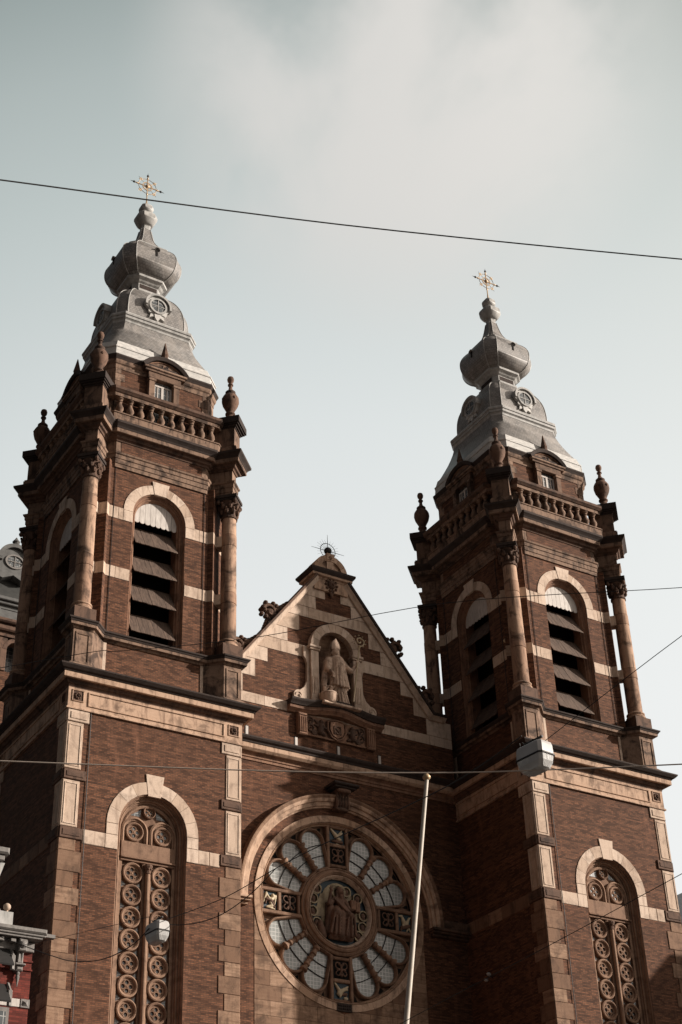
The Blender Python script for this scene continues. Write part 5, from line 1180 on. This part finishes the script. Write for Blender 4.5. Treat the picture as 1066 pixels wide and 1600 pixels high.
b = MB(DW); n = 28; b.loft([[(0+r*1.25*math.cos(2*PI*i/n), 31.2+r*math.sin(2*PI*i/n), w) for r, w in ((0.48, 0.1), (0.48, 0.2), (0.60, 0.2), (0.60, 0.1))] for i in range(n+1)], True, False); b.box(-0.03, 0.03, 30.75, 31.65, 0.12, 0.17); b.box(-0.58, 0.58, 31.17, 31.23, 0.12, 0.168); b.build('window_frame', 'greypaint', dw)
b = MB(DW); b.ell((0, 31.2, 0.11), (0.6, 0.48, 0.01), 20, 4); b.build('pane', 'glass', dw)

# ---------------------------------------------------------------- red house bottom left
Hs = empty('red_house', (-11.3, -7.0, 0)); tag(Hs, 'red brick house with white bracketed cornice at the lower left edge', 'house')
HF = lambda u, v, w: (u, -w, v); xr = 3.99
b = MB(); b.box(-5, xr, 0, 8.5, GZ, -12.35); b.build('wall', 'redbrick', Hs)
b = MB(HF); b.bev(-5, xr+0.02, -12.95, -12.88, 0, 0.05, 0.01); b.bev(-5, xr+0.02, -13.22, -13.16, 0, 0.05, 0.01); b.build('brick_ledge', 'redbrick', Hs)
b = MB(HF); b.bev(-5, xr+0.0, -12.64, -12.34, -0.3, 0.14, 0.02); b.bev(-5, xr+0.14, -12.30, -12.24, -0.3, 0.45, 0.01); b.bev(-5, xr+0.22, -12.23, -12.16, -0.3, 0.50, 0.02); b.bev(-5, xr+0.25, -12.15, -11.98, -0.3, 0.56, 0.05)
for i in range(22): b.bev(-4.9+0.4*i, -4.72+0.4*i, -12.46, -12.34, 0.1, 0.36, 0.02)
crn = b.build('cornice', 'greypaint', Hs)
b = MB(HF); b.box(xr+0.25, xr+0.62, -12.14, -12.03, 0.1, 0.3); b.build('gutter_end', 'greypaint', crn)
for u in (xr-0.48, xr-2.6, xr-4.7):
    b = MB(HF); b.bev(u-0.13, u+0.13, -12.72, -12.34, 0, 0.42, 0.03); b.ell((u, -12.52, 0.40), (0.14, 0.14, 0.10), 8, 6); b.bev(u-0.10, u+0.10, -13.08, -12.72, 0, 0.26, 0.03)
    for s in (-1, 1): b.tube([(u+s*0.06, -12.75, 0.27), (u+s*0.06, -13.05, 0.24)], 0.025, 5)
    b.bev(u-0.17, u+0.17, -13.14, -13.08, 0, 0.32, 0.02); b.bev(u-0.12, u+0.12, -13.30, -13.14, 0, 0.24, 0.05); b.lathe((u, -13.30, 0.12), [(0.05, 0), (0.07, -0.06), (0.05, -0.12), (0.065, -0.18), (0.01, -0.48)], 8, 'y'); b.build('bracket', 'greypaint', Hs)
b = MB(HF); b.bev(-5, xr-0.30, -14.37, -14.12, 0, 0.03, 0.01); band = b.build('stone_band', 'paint', Hs)
b = MB(HF); b.bev(xr-0.28, xr+0.02, -14.38, -14.11, 0, 0.05, 0.01); b.add([(xr-0.22, -14.33, 0.052), (xr-0.04, -14.33, 0.052), (xr-0.04, -14.16, 0.052), (xr-0.22, -14.16, 0.052), (xr-0.13, -14.245, 0.13)], [(0, 1, 4), (1, 2, 4), (2, 3, 4), (3, 0, 4)]); b.build('diamond_block', 'greypaint', band)
for zt_, h_ in ((-12.62, 0.62), (-13.72, 0.66)):      # tilted awning windows
    for u in (xr-1.60, xr-3.9):
        b = MB(HF); b.loft([[(u-0.85, zt_, 0.05), (u+0.80, zt_, 0.05), (u+0.80, zt_-0.04, 0.05), (u-0.85, zt_-0.04, 0.05)], [(u-0.85, zt_-h_, 0.62), (u+0.80, zt_-h_, 0.62), (u+0.80, zt_-h_-0.05, 0.60), (u-0.85, zt_-h_-0.05, 0.60)]]); aw = b.build('tilted_shutter', 'iron', Hs)
        b = MB(HF); b.tube([(u+0.84, zt_+0.02, 0.06), (u+0.86, zt_-0.28, 0.30), (u+0.84, zt_-h_-0.08, 0.34)], 0.055, 5); b.bev(u+0.78, u+0.92, zt_-h_-0.10, zt_-0.25, 0.28, 0.36, 0.02); b.build('shutter_arm', 'greypaint', aw)
for z0 in (-16.6,):
    b = MB(HF); b.box(-2.0, xr-0.62, z0, -14.42, -0.2, 0.01); wn_ = b.build('window', 'greypaint', Hs); b = MB(HF); b.box(-1.8, xr-0.72, z0+0.1, -14.55, -0.1, 0.02); b.build('pane', 'glass', wn_)
b = MB(HF); b.box(xr-1.6, xr-0.86, -11.98, -11.50, -0.6, 0.3); par = b.build('parapet_block', 'lead', Hs)
b = MB(HF); b.lathe((xr-1.02, -11.50, 0.1), [(0.09, 0), (0.05, 0.06), (0.045, 0.10)], 10, 'y'); b.ell((xr-1.02, -11.29, 0.1), 0.125, 14, 10); b.build('ball_finial', 'white', par, True)
b = MB(HF); b.prism([(-4.6, -11.98), (xr-1.60, -11.98), (xr-1.55, -11.0), (xr-1.25, -10.0), (xr-1.2, -9.82), (-4.0, -9.82)][::-1], -0.8, 0.02); gb = b.build('dormer_gable', 'lead', Hs)
b = MB(HF); b.bev(-4.6, xr-1.28, -9.80, -9.62, -0.9, 0.20, 0.02); b.bev(-4.7, xr-1.16, -9.61, -9.38, -0.9, 0.32, 0.06); b.build('dormer_cornice', 'greypaint', gb)
b = MB(); b.add([(-5, 0.8, -12), (xr-0.3, 0.8, -12), (xr-0.3, 8.5, -12), (-5, 8.5, -12), (-5, 4, -9.2), (xr-0.3, 4, -9.2)], [(0, 1, 5, 4), (2, 3, 4, 5), (0, 4, 3), (1, 2, 5)]); b.build('roof', 'slate', Hs)

# ---------------------------------------------------------------- houses right of the far tower
def house(name, loc, w, d, eave, ridge, label, along='x'):
    h = empty(name, loc); tag(h, label, 'house')
    b = MB(); b.box(0, w, 0, d, GZ, eave); b.build('wall', 'brick', h)
    b = MB()
    if along == 'x': b.add([(-0.2, -0.3, eave), (w+0.2, -0.3, eave), (w+0.2, d+0.3, eave), (-0.2, d+0.3, eave), (-0.2, d/2, ridge), (w+0.2, d/2, ridge)], [(0, 1, 5, 4), (2, 3, 4, 5), (0, 4, 3), (1, 2, 5), (0, 3, 2, 1)])
    else: b.add([(-0.3, -0.2, eave), (w+0.3, -0.2, eave), (w+0.3, d+0.2, eave), (-0.3, d+0.2, eave), (w/2, -0.2, ridge), (w/2, d+0.2, ridge)], [(0, 4, 5, 3), (1, 2, 5, 4), (0, 1, 4), (2, 3, 5), (0, 3, 2, 1)])
    b.build('roof', 'slate', h)
    for fl_ in range(4):
        for i in range(max(2, int(w/2.6))):
            u = 1.0+i*2.6; z = eave-2.6-fl_*3.2
            m_ = MB(); m_.box(u, u+1.1, -0.03, 0.05, z, z+1.9); wi = m_.build('window', 'paint', h); m_ = MB(); m_.box(u+0.12, u+0.98, -0.04, 0.0, z+0.12, z+1.78); m_.build('pane', 'glass', wi)
    b = MB(); b.box(w*0.3, w*0.3+0.9, d/2-0.4, d/2+0.4, ridge-0.8, ridge+1.0); b.build('chimney', 'brick', h)
    return h
house('brick_house', (31.6, 3.0, 0), 9, 11, -3.2, 0.6, 'dark brick house glimpsed past the right edge of the farther bell tower', 'y')
house('gabled_house', (35.5, -15.5, 0), 9, 11, -7.0, -2.6, 'gabled house in the street right of the farther tower, shading its lower corner')

# ---------------------------------------------------------------- street lamps, cables, flagpole, floodlights
def at(px, py, dist):
    d = (F+R2*((px-533)/FPX)-U2*((py-800)/FPX)).normalized(); return camo.matrix_world.translation+d*dist
def lamp(name, loc, rz, tilt, label):
    L_ = empty(name, loc); L_.rotation_euler = (tilt, 0, rz); tag(L_, label, 'street lamp', 'street lamps hung on cables')
    def rr(w, d, c): return [(-w+c, -d), (-w, -d+c), (-w, d-c), (-w+c, d), (w-c, d), (w, d-c), (w, -d+c), (w-c, -d)]
    b = MB(); b.loft([[(x, y, z) for x, y in rr(w, d, c)] for w, d, c, z in ((0.305, 0.180, 0.05, -0.02), (0.30, 0.175, 0.05, 0.13), (0.285, 0.165, 0.05, 0.185), (0.25, 0.13, 0.05, 0.21))]); b.build('housing', 'lampwhite', L_, True)
    b = MB(); b.loft([[(x, y, z) for x, y in rr(w, d, c)] for w, d, c, z in ((0.318, 0.193, 0.05, -0.045), (0.318, 0.193, 0.05, -0.022))]); b.build('seal', 'iron', L_)
    b = MB(); b.loft([[(x, y, z) for x, y in rr(w, d, c)] for w, d, c, z in ((0.30, 0.176, 0.05, -0.047), (0.285, 0.165, 0.05, -0.15), (0.235, 0.13, 0.06, -0.255), (0.17, 0.085, 0.05, -0.285))]); b.build('lens', 'lens', L_)
    b = MB(); b.box(-0.05, 0.05, -0.03, 0.03, 0.215, 0.27); b.tube([(-0.22, 0, 0.30), (0.22, 0, 0.30)], 0.022, 6); b.tube([(0, 0, 0.25), (0, 0, 0.33)], 0.02, 6)
    b.tube([(0.15, 0.02, 0.2), (0.22, 0.03, 0.34), (0.30, 0.02, 0.36), (0.27, 0.02, 0.22), (0.2, 0.02, 0.16)], 0.008, 5); b.build('hanger', 'iron', L_)
    L_.scale = (0.93, 0.93, 0.93); return L_
P1 = at(836, 1183, 24.2); P2 = at(246, 1456, 35.0)
lamp('street_lamp', P1, math.radians(97), 0.0, 'larger white street lamp hung before the far tower cornice')
lamp('street_lamp', P2, math.radians(95), 0.0, 'smaller white street lamp hung before the left tower window')
def cable(name, pts, r, m, label, grp='overhead cables'):
    o = MB(); 
    P_ = [Vector(p) for p in pts]; out = []
    for i in range(len(P_)-1):
        p0 = P_[max(i-1, 0)]; p1 = P_[i]; p2 = P_[i+1]; p3 = P_[min(i+2, len(P_)-1)]
        for k in range(6):
            t = k/6; out.append(0.5*((2*p1)+(p2-p0)*t+(2*p0-5*p1+4*p2-p3)*t*t+(3*p1-p0-3*p2+p3)*t**3))
    out.append(P_[-1]); o.tube(out, r, 6); o = o.build(name, m, None, True); tag(o, label, 'cable', grp); return o
cable('overhead_cable', [at(-160, 262, 15.6), at(0, 281, 16.2), at(533, 351, 17.5), at(1066, 405, 18.8), at(1230, 415, 19.3)], 0.0082, 'wire', 'thick black cable crossing the sky just under the left tower cross')
cable('span_wire', [at(-260, 1180, 24.4), at(0, 1189, 24.2), at(400, 1204, 24.0), at(667, 1207.5, 24.0), at(853, 1203, 24.0), at(1066, 1194, 24.0), at(1300, 1183, 24.0)], 0.0105, 'wirelight', 'pale steel wire running level across the whole front of both towers')
cable('span_wire', [at(-200, 1080, 27), at(130, 1021, 26.4), at(190, 1017, 26.2), at(405, 995, 26), at(700, 942, 25.5), at(1066, 918, 25), at(1250, 902, 25)], 0.006, 'wire', 'thin black wire slanting up across the gable to the right')
l1t = P1+Vector((0, 0, 0.31))
cable('lamp_wire', [at(1250, 868, 23.4), at(1066, 993, 23.6), l1t+Vector((0.22, 0, 0))], 0.006, 'wire', 'thin wire rising from the larger street lamp to the right edge')
cable('lamp_wire', [l1t+Vector((-0.22, 0, 0)), at(700, 1228, 25.5), at(520, 1312, 29), at(440, 1352, 31), at(350, 1403, 33), P2+Vector((0.22, 0, 0.31))], 0.009, 'wire', 'black wire linking the two street lamps across the rose window')
cable('lamp_wire', [at(432, 1356, 31.3), at(395, 1394, 32.2), at(355, 1424, 33.2), at(320, 1439, 34), at(285, 1445, 34.6), P2+Vector((0.2, 0, 0.2))], 0.010, 'wire', 'slack black wire sagging right of the smaller street lamp')
cable('lamp_wire', [P2+Vector((-0.2, 0, 0.05)), at(205, 1478, 36), at(160, 1499, 38), at(115, 1502, 40), at(80, 1493, 42), at(30, 1475, 44), at(-60, 1440, 47)], 0.013, 'wire', 'slack black wire sagging left of the smaller street lamp')
cable('lamp_wire', [P2+Vector((-0.22, 0, 0.30)), at(150, 1452, 38), at(60, 1472, 42), at(-80, 1500, 47)], 0.006, 'wire', 'thin taut wire running left from the smaller street lamp')
cable('span_wire', [at(1230, 1275, 24), at(1066, 1365, 24.5), at(855, 1479, 26), at(640, 1592, 28), at(520, 1660, 29.5)], 0.006, 'wire', 'thin dark wire slanting across the lower right tower')
top = at(667, 1219, 44.0); low = at(635, 1600, 41.0); base = low+(low-top)*((low.z-(GZ+0.6))/(top.z-low.z))
Fp = empty('flagpole', (base.x, base.y, GZ)); tag(Fp, 'bare pale flagpole leaning in front of the rose window', 'flagpole')
b = MB(); d_ = base-Fp.location; tt = top-Fp.location; b.tube([d_+(tt-d_)*i/8 for i in range(9)], 0.105, 12, 0.055); b.build('pole', 'pole', Fp, True)
b = MB(); b.lathe(tuple(tt), [(0.05, 0), (0.09, 0.03), (0.115, 0.07), (0.115, 0.11), (0.07, 0.17), (0.01, 0.24)], 12); b.build('finial', 'gold', Fp, True)
b = MB(); b.lathe((d_.x, d_.y, 0), [(0.35, 0.0), (0.35, 0.15), (0.2, 0.2), (0.14, 0.9)], 14); b.build('socket', 'iron', Fp)
print('POLE', base, top, low)
for (px_, py_) in ((788, 1003), (796, 1000)):
    p = at(px_, py_, 76.2); o = empty('floodlight', p); tag(o, ('left' if px_ < 790 else 'right')+' one of two small brass floodlights fixed beside the far tower column', 'floodlight', 'floodlights on the column')
    b = MB(); b.lathe((0, 0, 0), [(0.02, 0.0), (0.10, 0.06), (0.13, 0.20), (0.14, 0.22), (0.12, 0.24)], 12, 'y'); b.v = [(x, -y, z) for x, y, z in b.v]; b.build('reflector', 'gold', o, True)
    b = MB(); b.tube([(0, 0, 0), (0.12, 0.1, -0.25), (0.45, 0.35, -0.3)], 0.03, 6); b.build('bracket_arm', 'iron', o)

o = empty('wall_lamp', (17.28, 0.95, -8.25)); tag(o, 'small glass wall lamp fixed high on the dark left side of the farther tower', 'wall lamp')
b = MB(); b.tube([(0.1, 0, 0), (-0.25, -0.12, 0.1), (-0.4, -0.3, 0.1)], 0.02, 5); b.build('lamp_arm', 'iron', o)
b = MB(); b.ell((-0.42, -0.34, 0.06), (0.13, 0.10, 0.08), 8, 6); b.ell((-0.16, 0.22, -0.02), (0.12, 0.09, 0.08), 8, 6); b.build('glass_globe', 'lens', o, True)
# ---------------------------------------------------------------- ground
b = MB(); b.add([(-900, -900, GZ), (900, -900, GZ), (900, 900, GZ), (-900, 900, GZ)], [(0, 1, 2, 3)]); o = b.build('ground', 'paving', None); tag(o, None, None, None, 'structure')
b = MB(); b.add([(-300, -40, GZ+0.004), (300, -40, GZ+0.004), (300, -22, GZ+0.004), (-300, -22, GZ+0.004)], [(0, 1, 2, 3)]); o = b.build('road', 'asphalt', None); tag(o, None, None, None, 'structure')
b = MB(); b.box(-300, 300, -22, -21.8, GZ-0.1, GZ+0.12); o = b.build('kerb', 'stone', None); tag(o, None, None, None, 'structure')
